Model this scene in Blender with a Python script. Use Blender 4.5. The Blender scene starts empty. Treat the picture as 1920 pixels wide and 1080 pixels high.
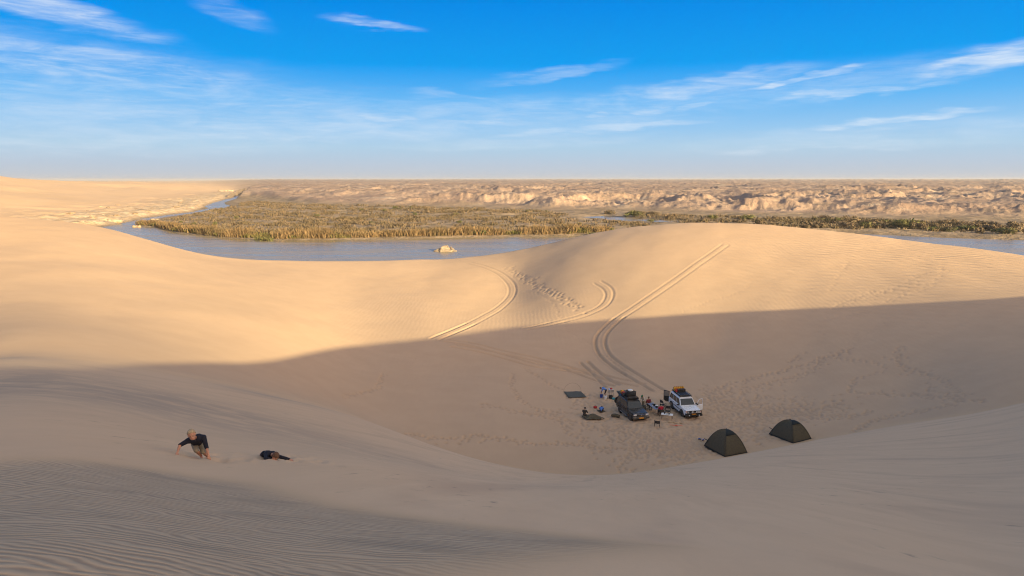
import bpy, bmesh, math, random
import numpy as np
from mathutils import Vector, Matrix, Euler

# ------------------------------------------------------------------ camera, sky, sun, exposure
sc = bpy.context.scene
COL = sc.collection
rad = math.radians
F_PX, PITCH = 1280.0, rad(9.02)
SUN_AZ, SUN_EL = 138.0, 12.0            # compass angle of the sun from the view axis (clockwise), elevation
cam_d = bpy.data.cameras.new('camera')
cam_d.sensor_width = 36.0
cam_d.lens = F_PX / 1920 * 36
cam_d.clip_start, cam_d.clip_end = 0.1, 200000
cam = bpy.data.objects.new('camera', cam_d)
COL.objects.link(cam)
cam.location = (0, 0, 0)
cam.rotation_euler = (rad(90) - PITCH, 0, 0)
sc.camera = cam
vs = sc.view_settings
vs.view_transform, vs.look, vs.exposure, vs.gamma = 'Standard', 'None', 1.3, 1.0
vs.use_curve_mapping = False
sc.cycles.max_bounces = 6
sc.cycles.volume_bounces = 0
sc.cycles.use_denoising = True
sc.cycles.filter_width = 1.1

sun_d = bpy.data.lights.new('sun', 'SUN')
sun_d.energy, sun_d.angle, sun_d.color = 5.0, rad(0.55), (1.0, 0.83, 0.46)
sun = bpy.data.objects.new('sun', sun_d)
COL.objects.link(sun)
sdir = Vector((math.sin(rad(SUN_AZ)) * math.cos(rad(SUN_EL)), math.cos(rad(SUN_AZ)) * math.cos(rad(SUN_EL)), math.sin(rad(SUN_EL))))
sun.rotation_euler = sdir.to_track_quat('Z', 'Y').to_euler()


def ray(px, py):
    """direction through a photograph pixel (1920 x 1080), camera at the origin looking along +Y"""
    x, y, z = (px - 960) / F_PX, 1.0, -(py - 540) / F_PX
    c, s = math.cos(PITCH), math.sin(PITCH)
    return np.array([x, y * c + z * s, -y * s + z * c])


def azel(px, py):
    d = ray(px, py)
    return math.atan2(d[0], d[1]), math.atan2(d[2], math.hypot(d[0], d[1]))


class NT:
    """small helper to write node trees as expressions"""
    def __init__(s, tree):
        s.t = tree

    def n(s, kind, **kw):
        nd = s.t.nodes.new(kind)
        for k, v in kw.items():
            setattr(nd, k, v)
        return nd

    def put(s, sock, v):
        if hasattr(v, 'is_linked') or isinstance(v, bpy.types.NodeSocket):
            s.t.links.new(v, sock)
        else:
            if isinstance(v, (tuple, list)) and len(v) == 3 and sock.type == 'RGBA':
                v = (*v, 1)
            sock.default_value = v

    def m(s, op, a, b=0.0, c=0.0, clamp=False):
        nd = s.n('ShaderNodeMath', operation=op, use_clamp=clamp)
        s.put(nd.inputs[0], a); s.put(nd.inputs[1], b); s.put(nd.inputs[2], c)
        return nd.outputs[0]

    def noise(s, vec, scale, detail=4, rough=0.55, dist=0.0):
        nd = s.n('ShaderNodeTexNoise')
        if vec is not None:
            s.put(nd.inputs['Vector'], vec)
        s.put(nd.inputs['Scale'], scale); s.put(nd.inputs['Detail'], detail)
        s.put(nd.inputs['Roughness'], rough); s.put(nd.inputs['Distortion'], dist)
        return nd.outputs['Fac']

    def xyz(s, x, y, z):
        nd = s.n('ShaderNodeCombineXYZ')
        s.put(nd.inputs[0], x); s.put(nd.inputs[1], y); s.put(nd.inputs[2], z)
        return nd.outputs[0]

    def sep(s, v):
        nd = s.n('ShaderNodeSeparateXYZ'); s.put(nd.inputs[0], v)
        return nd.outputs

    def step(s, v, lo, hi, a=0.0, b=1.0):
        nd = s.n('ShaderNodeMapRange', interpolation_type='SMOOTHSTEP')
        s.put(nd.inputs[0], v); s.put(nd.inputs[1], lo); s.put(nd.inputs[2], hi); s.put(nd.inputs[3], a); s.put(nd.inputs[4], b)
        return nd.outputs[0]

    def mix(s, f, a, b, blend='MIX'):
        nd = s.n('ShaderNodeMix', data_type='RGBA', blend_type=blend)
        s.put(nd.inputs[0], f); s.put(nd.inputs[6], a); s.put(nd.inputs[7], b)
        return nd.outputs[2]

    def attr(s, name):
        return s.n('ShaderNodeAttribute', attribute_name=name).outputs['Fac']

    def bump(s, h, strength, dist, normal=None):
        nd = s.n('ShaderNodeBump')
        s.put(nd.inputs['Height'], h); s.put(nd.inputs['Strength'], strength); s.put(nd.inputs['Distance'], dist)
        if normal is not None:
            s.put(nd.inputs['Normal'], normal)
        return nd.outputs[0]


world = bpy.data.worlds.new('World')
sc.world = world
world.use_nodes = True
wt = NT(world.node_tree)
for nd in list(world.node_tree.nodes):
    world.node_tree.nodes.remove(nd)
sky = wt.n('ShaderNodeTexSky', sky_type='NISHITA')
sky.sun_disc = False
sky.sun_elevation, sky.sun_rotation = rad(SUN_EL), rad(SUN_AZ)
sky.altitude, sky.air_density, sky.dust_density, sky.ozone_density = 100, 1.0, 1.0, 1.0
gdir = wt.n('ShaderNodeTexCoord').outputs['Generated']
gx, gy, gz = wt.sep(gdir)
AZ = wt.m('ARCTAN2', gx, gy)
EL = wt.m('ARCSINE', gz)
# deep polarised blue away from the sun, pale dusty air low down; towards the sun the plain sky model
ramp = wt.n('ShaderNodeValToRGB')
wt.put(ramp.inputs[0], wt.m('DIVIDE', EL, rad(40)))
SKY_RAMP = [(0.0, (2.65, 2.75, 2.95)), (1.2, (2.4, 2.85, 3.4)), (2.6, (2.05, 3.0, 3.85)), (4.0, (1.5, 2.8, 4.2)), (6.2, (.60, 2.3, 4.4)), (9, (.02, 1.65, 4.3)), (14.5, (.0, 1.15, 3.95)), (24, (.06, .95, 3.3)), (40, (.1, .8, 2.7))]
els = ramp.color_ramp.elements
while len(els) < len(SKY_RAMP):
    els.new(0.5)
for e_, (p_, c_) in zip(els, SKY_RAMP):
    e_.position = p_ / 40
    e_.color = (*[v * .565 for v in c_], 1)
dt = wt.n('ShaderNodeVectorMath', operation='DOT_PRODUCT')
wt.put(dt.inputs[0], gdir)
dt.inputs[1].default_value = sdir
away = wt.step(dt.outputs['Value'], 0.70, 0.10)
low = wt.step(EL, rad(45), rad(19))
WARM = wt.mix(1.0, sky.outputs[0], (1.63, 1.14, .82), 'MULTIPLY')      # the photograph's warm white balance
SKYC = wt.mix(wt.m('MULTIPLY', away, low), WARM, ramp.outputs[0])
# cirrus: (px, py of the middle, half length, half thickness, tilt in degrees (+ rises to the right), strength)
STREAKS = [
    (120, 25, 170, 22, -9, .62), (150, 118, 330, 34, -4, .55), (420, 150, 120, 20, -6, .25), (700, 44, 95, 9, -3, .60),
    (430, 22, 80, 20, -16, .28), (240, 205, 330, 26, -4, .36), (730, 222, 85, 11, -4, .50), (560, 245, 420, 26, 0, .42),
    (900, 230, 70, 8, 5, .50), (1030, 140, 150, 12, 8, .32), (1300, 165, 230, 20, 7, .52), (1500, 148, 120, 9, 10, .80),
    (1330, 152, 110, 9, 12, .45), (1600, 172, 190, 8, 3, .45), (1120, 216, 34, 9, 3, .60), (1220, 207, 70, 8, 6, .50), (1300, 200, 60, 8, 10, .55),
    (1120, 240, 260, 11, 4, .45), (1670, 226, 150, 9, 5, .78), (1850, 112, 120, 24, 9, .75), (1480, 278, 150, 9, 3, .34), (1660, 272, 80, 10, 2, .34), (860, 180, 110, 10, -3, .22),
    (1660, 247, 80, 5, 1, .35), (150, 250, 500, 40, 0, .30), (960, 268, 300, 16, 2, .25),
    (260, 185, 620, 62, -2, .34), (900, 215, 560, 40, 1, .30), (1350, 185, 520, 34, 6, .26), (120, 105, 420, 46, -4, .20), (1650, 255, 420, 26, 2, .22),
]
cv = wt.xyz(wt.m('MULTIPLY', AZ, 5.0), wt.m('MULTIPLY', EL, 26.0), 0.0)
n_str = wt.noise(cv, 1.6, 6, 0.6, 0.8)
n_fin = wt.noise(wt.xyz(wt.m('ADD', wt.m('MULTIPLY', AZ, 16.0), wt.m('MULTIPLY', EL, 20.0)), wt.m('MULTIPLY', EL, 150.0), 3.0), 1.3, 5, 0.65, 0.6)
warp = wt.m('MULTIPLY', wt.m('SUBTRACT', wt.noise(cv, 2.2, 3), 0.5), 0.030)
total = None
for (px, py, hl, ht, tilt, st) in STREAKS:
    a0, e0 = azel(px, py)
    L, W, t = hl / F_PX, ht / F_PX, rad(tilt)
    da = wt.m('SUBTRACT', AZ, a0)
    de = wt.m('ADD', wt.m('SUBTRACT', EL, e0), warp)
    u = wt.m('MULTIPLY_ADD', da, math.cos(t) / L, wt.m('MULTIPLY', de, math.sin(t) / L))
    v = wt.m('MULTIPLY_ADD', de, math.cos(t) / W, wt.m('MULTIPLY', da, -math.sin(t) / W))
    q = wt.m('SUBTRACT', 1.25, wt.m('MULTIPLY_ADD', u, u, wt.m('MULTIPLY', v, v)), clamp=True)
    q = wt.m('MULTIPLY', wt.m('MULTIPLY', q, q), st * 1.12)
    total = q if total is None else wt.m('MAXIMUM', total, q)
# the same thin cirrus elsewhere on the dome, sparse
gen = wt.m('MULTIPLY', wt.step(n_str, 0.60, 0.80), 0.35)
gen = wt.m('MULTIPLY', gen, wt.step(wt.m('ABSOLUTE', AZ), 0.68, 0.85))
cl = wt.m('MULTIPLY', total, wt.m('MULTIPLY_ADD', wt.step(n_str, 0.34, 0.72), 0.60, wt.m('MULTIPLY_ADD', wt.step(n_fin, 0.36, 0.75), 0.36, .16)))
cl = wt.m('MAXIMUM', cl, gen, clamp=True)
CLOUD = (2.15, 2.36, 2.6)
skyc = wt.mix(cl, SKYC, CLOUD)
bg = wt.n('ShaderNodeBackground')
wt.put(bg.inputs['Color'], skyc)
wt.put(bg.inputs['Strength'], 0.15)
wo = wt.n('ShaderNodeOutputWorld')
world.node_tree.links.new(bg.outputs[0], wo.inputs['Surface'])

# ------------------------------------------------------------------ noise and terrain
def _hash(ix, iy, seed):
    h = (ix.astype(np.int64) * 374761393 + iy.astype(np.int64) * 668265263 + seed * 982451653) & 0xFFFFFFFF
    h = ((h ^ (h >> 13)) * 1274126177) & 0xFFFFFFFF
    h = h ^ (h >> 16)
    return (h & 0xFFFF).astype(np.float32) / 65535.0


def vnoise(x, y, seed=0):
    ix, iy = np.floor(x), np.floor(y)
    fx, fy = (x - ix).astype(np.float32), (y - iy).astype(np.float32)
    fx, fy = fx * fx * fx * (fx * (fx * 6 - 15) + 10), fy * fy * fy * (fy * (fy * 6 - 15) + 10)
    a, b = _hash(ix, iy, seed), _hash(ix + 1, iy, seed)
    c, d = _hash(ix, iy + 1, seed), _hash(ix + 1, iy + 1, seed)
    return (a + (b - a) * fx) * (1 - fy) + (c + (d - c) * fx) * fy


def fbm(x, y, octs=4, seed=0, gain=0.5):
    s, a, t = 0, 1.0, 0
    for o in range(octs):
        k = 2.03 ** o
        s = s + a * vnoise(x * k + 17.3 * o, y * k - 9.1 * o, seed + o)
        t += a
        a *= gain
    return s / t


def ridged(x, y, octs=5, seed=0, gain=0.55):
    s, a, t = 0, 1.0, 0
    for o in range(octs):
        k = 2.07 ** o
        s = s + a * (1 - np.abs(2 * vnoise(x * k + 31.7 * o, y * k + 11.9 * o, seed + o) - 1))
        t += a
        a *= gain
    return s / t


def sstep(x, lo, hi):
    t = np.clip((x - lo) / (hi - lo), 0, 1)
    return t * t * (3 - 2 * t)


class TPS:
    """smooth surface z(x, y) through surveyed points; plan coordinates are compressed with distance"""
    def __init__(s, pts, lam=2e-4):
        P = np.array(pts, dtype=np.float64)
        s.u = s.comp(P[:, 0], P[:, 1])
        r = np.hypot(P[:, 0], P[:, 1])
        q = P[:, 2] / (r + 3)
        n = len(P)
        A = np.zeros((n + 3, n + 3))
        A[:n, :n] = s.k(s.u, s.u) + np.eye(n) * lam
        A[:n, n] = 1
        A[:n, n + 1:] = s.u
        A[n:, :n] = A[:n, n:].T
        s.w = np.linalg.solve(A, np.concatenate([q, np.zeros(3)]))

    @staticmethod
    def comp(x, y):
        r = np.hypot(x, y)
        L = np.log1p(r / 3) / np.maximum(r, 1e-6)
        return np.stack([x * L, y * L], -1)

    @staticmethod
    def k(a, b):
        d2 = (a[:, None, 0] - b[None, :, 0]) ** 2 + (a[:, None, 1] - b[None, :, 1]) ** 2
        return 0.5 * d2 * np.log(d2 + 1e-9)

    def __call__(s, x, y):
        out = np.empty(x.shape[0])
        n = len(s.u)
        for i in range(0, len(x), 60000):
            u = s.comp(x[i:i + 60000], y[i:i + 60000])
            out[i:i + 60000] = s.k(u, s.u) @ s.w[:n] + s.w[n] + u @ s.w[n + 1:]
        return out * (np.hypot(x, y) + 3)


def at_r(px, py, r):
    d = ray(px, py)
    return d * (r / math.hypot(d[0], d[1]))


def at_z(px, py, z):
    d = ray(px, py)
    return d * (z / d[2])


def at_az(az, r, z):
    return np.array([r * math.sin(rad(az)), r * math.cos(rad(az)), z])


# near dune (camera stands on its crest)
N_PTS = [at_r(*p) for p in [
    (0, 1080, 3.3), (400, 1080, 3.3), (800, 1080, 3.4), (1200, 1080, 3.7), (1600, 1080, 4.8), (1920, 1080, 7.5),
    (0, 1000, 4.3), (400, 1000, 4.5), (800, 1000, 5.0), (1200, 1000, 6.6), (1600, 1000, 9.5), (1920, 1000, 14),
    (0, 900, 7.2), (370, 900, 8.4), (0, 860, 8.8), (370, 857, 11.8), (515, 862, 11.8), (660, 870, 12), (1090, 925, 14), (1090, 909, 25), (1090, 900, 38), (960, 930, 12), (1280, 950, 12),
    (1600, 930, 20), (1920, 900, 26), (660, 830, 25), (960, 904, 25), (1280, 906, 25), (1600, 870, 38), (1920, 830, 42),
    (370, 800, 19), (0, 800, 13), (0, 760, 18), (370, 762, 27), (0, 720, 29), (200, 715, 33), (370, 728, 40), (0, 690, 40), (540, 752, 44)]]
FOOT = [(660, 790, -21.5), (800, 840, -23.6), (960, 880, -24.6), (1090, 893, -25), (1280, 875, -25), (1400, 853, -25), (1520, 828, -25), (1700, 795, -23.6), (1920, 757, -19.6)]
for f in FOOT:
    p = at_z(*f)
    N_PTS.append(p)
    N_PTS.append(np.array([p[0] * 1.22, p[1] * 1.22, p[2] - 6.5]))
    N_PTS.append(np.array([p[0] * 2.2, p[1] * 2.2, p[2] - 34]))
N_PTS += [at_az(-37, 60, -17.5), at_az(-30, 66, -20), at_az(-24, 72, -24), at_az(-37, 120, -40), at_az(-24, 140, -46), at_az(-60, 140, -40)]
N_PTS += [at_az(a, 1.2, -1.70) for a in range(-180, 180, 45)]
N_PTS += [at_az(*p) for p in [(130, 40, -4), (125, 100, -12), (180, 10, -3.2), (180, 40, -9), (180, 100, -17),
                              (-60, 10, -3.6), (-60, 26, -8), (-60, 60, -18), (-90, 10, -3), (-90, 30, -7), (-100, 100, -18), (-135, 12, -3.4), (-135, 50, -9), (180, 160, -24), (100, 190, -16)]]
# basin floor and the sunlit dunes beyond it
B_PTS = [at_r(*p) for p in [
    (0, 650, 52), (0, 600, 68), (0, 500, 112), (0, 450, 142), (200, 680, 50), (200, 600, 75), (200, 500, 118), (200, 450, 150),
    (370, 690, 58), (370, 640, 72), (370, 560, 100), (370, 505, 135), (540, 700, 70), (540, 600, 100), (540, 530, 140)]]
B_PTS += [at_z(*p) for p in [
    (660, 740, -22.6), (660, 650, -23), (660, 560, -22.6), (800, 800, -24.3), (800, 700, -24.4), (800, 600, -23.8), (800, 530, -23),
    (960, 840, -25), (960, 700, -25), (960, 600, -25), (960, 545, -23.9), (1090, 870, -25.2), (1130, 650, -25.4),
    (1200, 780, -25.2), (1290, 780, -25.2), (1380, 830, -25.1), (1480, 810, -25), (1200, 700, -25.4), (1350, 700, -25.1), (1500, 720, -24.8), (1700, 740, -23.0)]]
B_PTS += [at_z(*p) for p in [(1250, 660, -25.1), (1350, 650, -24.4), (1500, 650, -23.2), (1700, 655, -21.3)]]
B_PTS += [at_r(*p) for p in [(1920, 700, 83), (1920, 650, 95)]]
CREST = [(-120, 396, 172), (0, 408, 172), (100, 412, 172), (200, 423, 172), (270, 447, 170), (330, 467, 168), (400, 484, 168), (500, 490, 173), (600, 493, 178), (700, 492, 181), (850, 487, 184), (944, 478, 184), (1009, 465, 182),
         (1060, 448, 180), (1115, 436, 178), (1180, 425, 176), (1260, 418, 173), (1350, 417.5, 172), (1430, 421, 171), (1500, 428, 169), (1604, 439, 166), (1672, 448, 164), (1776, 461.5, 160), (1920, 481, 154), (2060, 505, 150)]
_cp = np.array([list(at_r(*c)) for c in CREST])
_ca = np.arctan2(_cp[:, 0], _cp[:, 1])
_cs = np.linspace(_ca[0], _ca[-1], 161)
_ck = np.exp(-.5 * (np.arange(-12, 13) / 4.0) ** 2)
_ck /= _ck.sum()
_crest_r = np.convolve(np.pad(np.interp(_cs, _ca, [c[2] for c in CREST]), 12, mode='edge'), _ck, 'valid')
_crest_q = np.convolve(np.pad(np.interp(_cs, _ca, _cp[:, 2] / np.hypot(_cp[:, 0], _cp[:, 1])), 12, mode='edge'), _ck, 'valid')
for i in range(0, 161, 4):
    for k in (1.0, 1.12, 1.4):
        r_ = _crest_r[i] * k
        B_PTS.append(np.array([r_ * math.sin(_cs[i]), r_ * math.cos(_cs[i]), _crest_r[i] * _crest_q[i] + (k - 1) * 4]))
_cra, _crr = _cs, _crest_r
B_PTS += [at_az(a, r, -28 - 0.25 * (30 - r) * (r < 30)) for a in (0, 12, 24, 37) for r in (10, 26)]
B_PTS += [at_az(*p) for p in [(-37, 26, -11.5), (-37, 10, -9), (-24, 26, -15), (-24, 10, -12), (-12, 26, -24), (-12, 10, -22)]]
B_PTS += [at_az(*p) for p in [(-60, 60, -30), (-60, 170, -8), (-60, 240, -8), (60, 60, -29), (62, 110, -22), (60, 150, -17), (60, 220, -16), (-100, 60, -34), (100, 60, -34), (180, 60, -40), (100, 200, -40), (-110, 200, -36), (180, 200, -46)]]
TN, TB = TPS(N_PTS), TPS(B_PTS, 1.5e-3)
ZW = -28.0            # river level

BANK_PX = [(-400, 460), (0, 440), (160, 430), (200, 424), (235, 418), (270, 408.5), (320, 402), (360, 397.5), (388, 391), (384, 386), (396, 381), (415, 376.5), (428, 372), (440, 368), (456, 364), (468, 364),
           (462, 368), (446, 372), (432, 376), (420, 380), (432, 386), (428, 390), (400, 392), (375, 398), (335, 404), (292, 410), (262, 417), (256, 424), (300, 427), (335, 437), (420, 447), (520, 451), (650, 450),
           (800, 447), (950, 444), (1060, 443), (1180, 441), (1320, 437), (1480, 436), (1600, 438), (1662, 441), (1776, 446), (1920, 451), (2150, 458), (2600, 470)]
RIV = np.array([at_z(px, py, ZW)[:2] for px, py in BANK_PX] + [(420, 120), (200, 150), (0, 195), (-160, 190), (-420, 140)])
POOL = [np.array([at_z(px, py, ZW)[:2] for px, py in poly]) for poly in (
    [(1085, 407), (1130, 405), (1180, 408.5), (1235, 412), (1290, 414), (1290, 419), (1230, 417.5), (1180, 414.5), (1130, 411)],
    [(930, 404.6), (990, 404), (1010, 406), (950, 407)])]


def poly_sd(x, y, P):
    """signed distance to a closed polygon, negative inside"""
    d2 = np.full(x.shape, 1e18)
    ins = np.zeros(x.shape, bool)
    n = len(P)
    for i in range(n):
        ax, ay = P[i]
        bx, by = P[(i + 1) % n]
        ex, ey = bx - ax, by - ay
        t = np.clip(((x - ax) * ex + (y - ay) * ey) / (ex * ex + ey * ey), 0, 1)
        d2 = np.minimum(d2, (x - ax - t * ex) ** 2 + (y - ay - t * ey) ** 2)
        c = (ay > y) != (by > y)
        ins ^= c & (x < (bx - ax) * (y - ay) / (by - ay + 1e-12) + ax)
    return np.where(ins, -1, 1) * np.sqrt(d2)


_SC = [(430, 372), (470, 371), (520, 376), (600, 384), (700, 388), (800, 390), (1000, 392), (1200, 397), (1400, 403), (1650, 408), (1920, 413)]
_sca = [azel(*p)[0] for p in _SC]
_scr = [math.hypot(*at_z(p[0], p[1], ZW)[:2]) for p in _SC]
_LB = [(0, 440), (200, 424), (235, 418), (270, 408.5), (320, 402), (360, 397.5), (386, 388), (415, 376.5), (440, 368), (462, 362), (466, 352), (440, 345)]
_lbr = [math.hypot(*at_z(p[0], p[1], ZW)[:2]) for p in _LB]
_lba = [azel(*p)[0] for p in _LB]


def far_height(x, y):
    r = np.hypot(x, y)
    az = np.arctan2(x, y)
    wob = (fbm(x / 30, y / 30, 3, 5) - 0.5) * 9 * sstep(r, 200, 420) * (r < 900)
    sd = poly_sd(x, y, RIV) + wob * 0.5
    for P in POOL:
        sd = np.minimum(sd, poly_sd(x, y, P) + wob * 0.25)
    soft = .006 + .06 * sstep(r, 1100, 2600)
    left = sstep((np.interp(r, _lbr, _lba) - az) / soft, -0.7, 1.0)
    # flood plain
    flat = ZW + 0.15 + np.clip(sd * 0.09, -2.2, 1.0) + (fbm(x / 14, y / 14, 3, 9) - 0.45) * 1.5 * sstep(sd, 1, 14)
    # eroded badlands and the plateau
    rs = np.interp(az, _sca, _scr) * (1 + 0.10 * (fbm(x / 120, y / 120, 3, 3) - 0.5) * 2)
    e = r - rs
    lr = np.log(np.maximum(r, 1))
    plat = np.interp(lr, np.log([400, 560, 700, 1000, 1600, 3000, 6000, 12000, 30000, 70000]), [-27, -25.5, -22, -18.5, -14.5, -10.5, -7.5, -4, 2, 6])
    wx, wy = fbm(x / 90, y / 90, 3, 21) - .5, fbm(x / 90, y / 90, 3, 22) - .5
    rg = ridged(x / 105 + wx * 1.3, y / 85 + wy * 1.3, 5, 40)
    rg2 = ridged(x / 30 + wx, y / 26 + wy, 4, 50)
    amp = sstep(e, -10, 70) * ((7.0 + 1.3 * sstep(az, -.05, .25)) * (1 - 0.35 * sstep(r, 750, 1800)) + 4 * sstep(r, 2500, 9000)) * np.clip(.1 + 1.8 * fbm(x / 200, y / 160, 3, 66), .4, 1.5)
    wide = ridged(x / 420 + wx, y / 300 + wy, 4, 60)
    bad = plat - 2.6 + amp * (rg - 0.50) * 2.0 + amp * 0.60 * (rg2 - .5) + amp * .22 * (1 - sstep(r, 900, 1500)) * (ridged(x / 12 + wx, y / 13 + wy, 3, 55) - .5) + sstep(e, 100, 500) * 6 * (wide - .45) * (1 + sstep(r, 2000, 9000) * 2.0)
    right = flat + sstep(e, -20, 60) * np.maximum(bad - flat, 0.9 * rg2)
    # long pale dunes on the left bank
    crest = np.interp(az, [azel(px, 340)[0] for px in (-300, 0, 60, 180, 250, 330, 440)], [6, 4.5, 1.0, -4.2, -6, -10, -21])
    g = sstep(sd, 2, 420)
    dn = ZW + 0.6 + (crest - ZW) * g * np.exp(-np.maximum(r - 1150, 0) / 3500) + (fbm(x / 160 + y / 500, y / 260, 4, 77) - .5) * 13 * sstep(sd, 20, 220)
    dn = dn + np.clip(sd * .12, -2.2, 1.6) + (ridged(x / 26, y / 26, 4, 80) - .4) * 4.2 * sstep(sd, 0, 8) * (1 - sstep(sd, 40, 130))
    dn = np.where(sd < 0, ZW - 1.6, dn)
    dn = np.where(r > 2200, np.minimum(dn, plat + 3), dn)
    z = right * (1 - left) + dn * left
    z = np.where(sd < 0, np.minimum(z, ZW - 0.12 + np.maximum(sd * .12, -1.6)), z)
    front = sstep(np.abs(az), 2.0, 1.3)
    z = z * front + (-30 + fbm(x / 200, y / 200, 3, 4) * 10) * (1 - front)
    return z, sd, left, e


def near_height(x, y):
    r = np.hypot(x, y)
    az = np.arctan2(x, y)
    a, b = TN(x, y), TB(x, y)
    k = 0.25 + 3.4 * sstep(-az, 0.02, 0.42)
    d = np.maximum(r - np.interp(az, _cra, _crr), 0)
    b = b - np.where(d < 10, .022 * d * d, 2.2 + .44 * (d - 10))
    h = np.maximum(a, b) + 0.5 * np.log1p(np.exp(-np.abs(a - b) / k * 2)) * k
    h = h + (fbm(x / 16, y / 22, 3, 90) - .5) * 0.5 * sstep(r, 40, 90)
    return h - 14 * sstep(r, 225, 300) - 40 * sstep(r, 300, 420), a - b


def height(x, y, full=False):
    x, y = np.asarray(x, float).ravel(), np.asarray(y, float).ravel()
    r = np.hypot(x, y)
    z = np.full(x.shape, -999.0)
    nb = np.zeros(x.shape)
    isd = np.zeros(x.shape)
    m = r < 400
    z[m], nb[m] = near_height(x[m], y[m])
    sd = np.full(x.shape, -50.0); left = np.zeros(x.shape); e = np.full(x.shape, -500.0)
    f = r > 140
    if f.any():
        zf, sd[f], left[f], e[f] = far_height(x[f], y[f])
        isd[f] = (zf > z[f]).astype(float)
        z[f] = np.maximum(z[f], zf)
    return (z, nb, isd, sd, left, e) if full else z


def ground(px, py, r0=2.5, r1=900):
    """where the view ray through a photograph pixel meets the ground"""
    d = ray(px, py)
    hd = math.hypot(d[0], d[1])
    rr = np.exp(np.linspace(math.log(r0), math.log(r1), 1500))
    z = height(d[0] / hd * rr, d[1] / hd * rr)
    below = np.where(d[2] / hd * rr < z)[0]
    i = below[0] if len(below) else len(rr) - 1
    lo, hi = rr[max(i - 1, 0)], rr[i]
    rr = np.linspace(lo, hi, 40)
    z = height(d[0] / hd * rr, d[1] / hd * rr)
    j = np.where(d[2] / hd * rr < z)[0]
    q = rr[j[0]] if len(j) else hi
    return Vector((d[0] / hd * q, d[1] / hd * q, float(z[j[0]] if len(j) else z[-1])))


def gz_at(x, y):
    return float(height([x], [y])[0])


# the crest to the right of the camera, out of frame: as high as the edge of its shadow in the photograph asks for
SHADOW_PX = [(0, 695), (130, 690), (260, 683), (400, 680), (500, 681), (560, 672), (620, 657), (720, 646), (830, 637), (1000, 617), (1200, 600), (1400, 583), (1600, 575), (1760, 566), (1920, 551)]
CREST_PLAN = [np.array(p, float) for p in [(-8, -4), (-2, -2.2), (2.5, -1.0), (8, 0), (18, 4), (32, 11), (50, 24), (68, 40), (86, 60), (110, 95)]]
TN0 = TN
_need = []
for px, py in SHADOW_PX:
    g = ground(px, py)
    best = None
    for A, Bp in zip(CREST_PLAN[:-1], CREST_PLAN[1:]):
        M = np.array([[sdir.x, -(Bp - A)[0]], [sdir.y, -(Bp - A)[1]]])
        s_, t_ = np.linalg.solve(M, A - np.array([g.x, g.y]))
        if 0 <= t_ <= 1 and s_ > 0:
            best = (g.x + sdir.x * s_, g.y + sdir.y * s_, g.z + sdir.z * s_)
    if best:
        _need.append(best)
_need = _need[::1]
N_PTS += [np.array(p) for p in _need]
N_PTS += [np.array([p[0] + 9 * k, p[1] - 5 * k, p[2] - 2.2 * k * k ** .5]) for p in _need[::2] for k in (1.0, 3.0)]
_f = _need[0]
N_PTS += [np.array(p) for p in [(-9, -6, -1.4), (-5, -4, -.7), (-1.4, -2.4, -.5), (1.6, -1.6, -.3)] if p[0] < _f[0] - 1]
N_PTS += [np.array((2.6, -6, -2.4)), np.array((11, -8, -2.5))]
_l = _need[-1]
N_PTS += [np.array((_l[0] * 1.3, _l[1] * 1.3, _l[2] - 1)), np.array((_l[0] * 1.8, _l[1] * 1.8, _l[2] - 6))]
TN = TPS(N_PTS)

# ------------------------------------------------------------------ the ground sheet
def seg(a, b, n):
    return np.exp(np.linspace(math.log(a), math.log(b), n, endpoint=False))


RR = np.concatenate([seg(.25, 3, 16), seg(3, 50, 250), seg(50, 112, 250), seg(112, 200, 200), seg(200, 470, 80), seg(470, 2600, 230), seg(2600, 24000, 60), [24000.0]])
DENSE = 0.72
AZS = np.concatenate([np.linspace(-math.pi, -DENSE, 56, endpoint=False), np.linspace(-DENSE, DENSE, 930, endpoint=False), np.linspace(DENSE, math.pi, 56, endpoint=False)])
NR, NA = len(RR), len(AZS)
GA, GR = np.meshgrid(AZS, RR)
GX, GY = (np.sin(GA) * GR), (np.cos(GA) * GR)
gz_, nb_, isd_, sd_, left_, e_ = [v.reshape(NR, NA) for v in height(GX, GY, True)]


def px_line(pts, step, smooth=True):
    """pixel polyline -> evenly spaced ground points (plan)"""
    g = np.array([ground(*p)[:2] for p in pts])
    if smooth and len(g) > 2:                     # Catmull-Rom
        q = []
        e = np.vstack([2 * g[0] - g[1], g, 2 * g[-1] - g[-2]])
        for i in range(1, len(e) - 2):
            for t in np.linspace(0, 1, 14, endpoint=False):
                p0, p1, p2, p3 = e[i - 1:i + 3]
                q.append(.5 * ((2 * p1) + (-p0 + p2) * t + (2 * p0 - 5 * p1 + 4 * p2 - p3) * t * t + (-p0 + 3 * p1 - 3 * p2 + p3) * t ** 3))
        g = np.array(q + [g[-1]])
    d = np.concatenate([[0], np.cumsum(np.hypot(*np.diff(g, axis=0).T))])
    s = np.arange(0, d[-1], step)
    return np.stack([np.interp(s, d, g[:, 0]), np.interp(s, d, g[:, 1])], -1)


def window(x, y, w):
    r, a = math.hypot(x, y), math.atan2(x, y)
    i0, i1 = np.searchsorted(RR, [r - w, r + w])
    j0, j1 = np.searchsorted(AZS, [a - w / r, a + w / r])
    return slice(max(i0 - 1, 0), i1 + 1), slice(max(j0 - 1, 0), j1 + 1)


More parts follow.
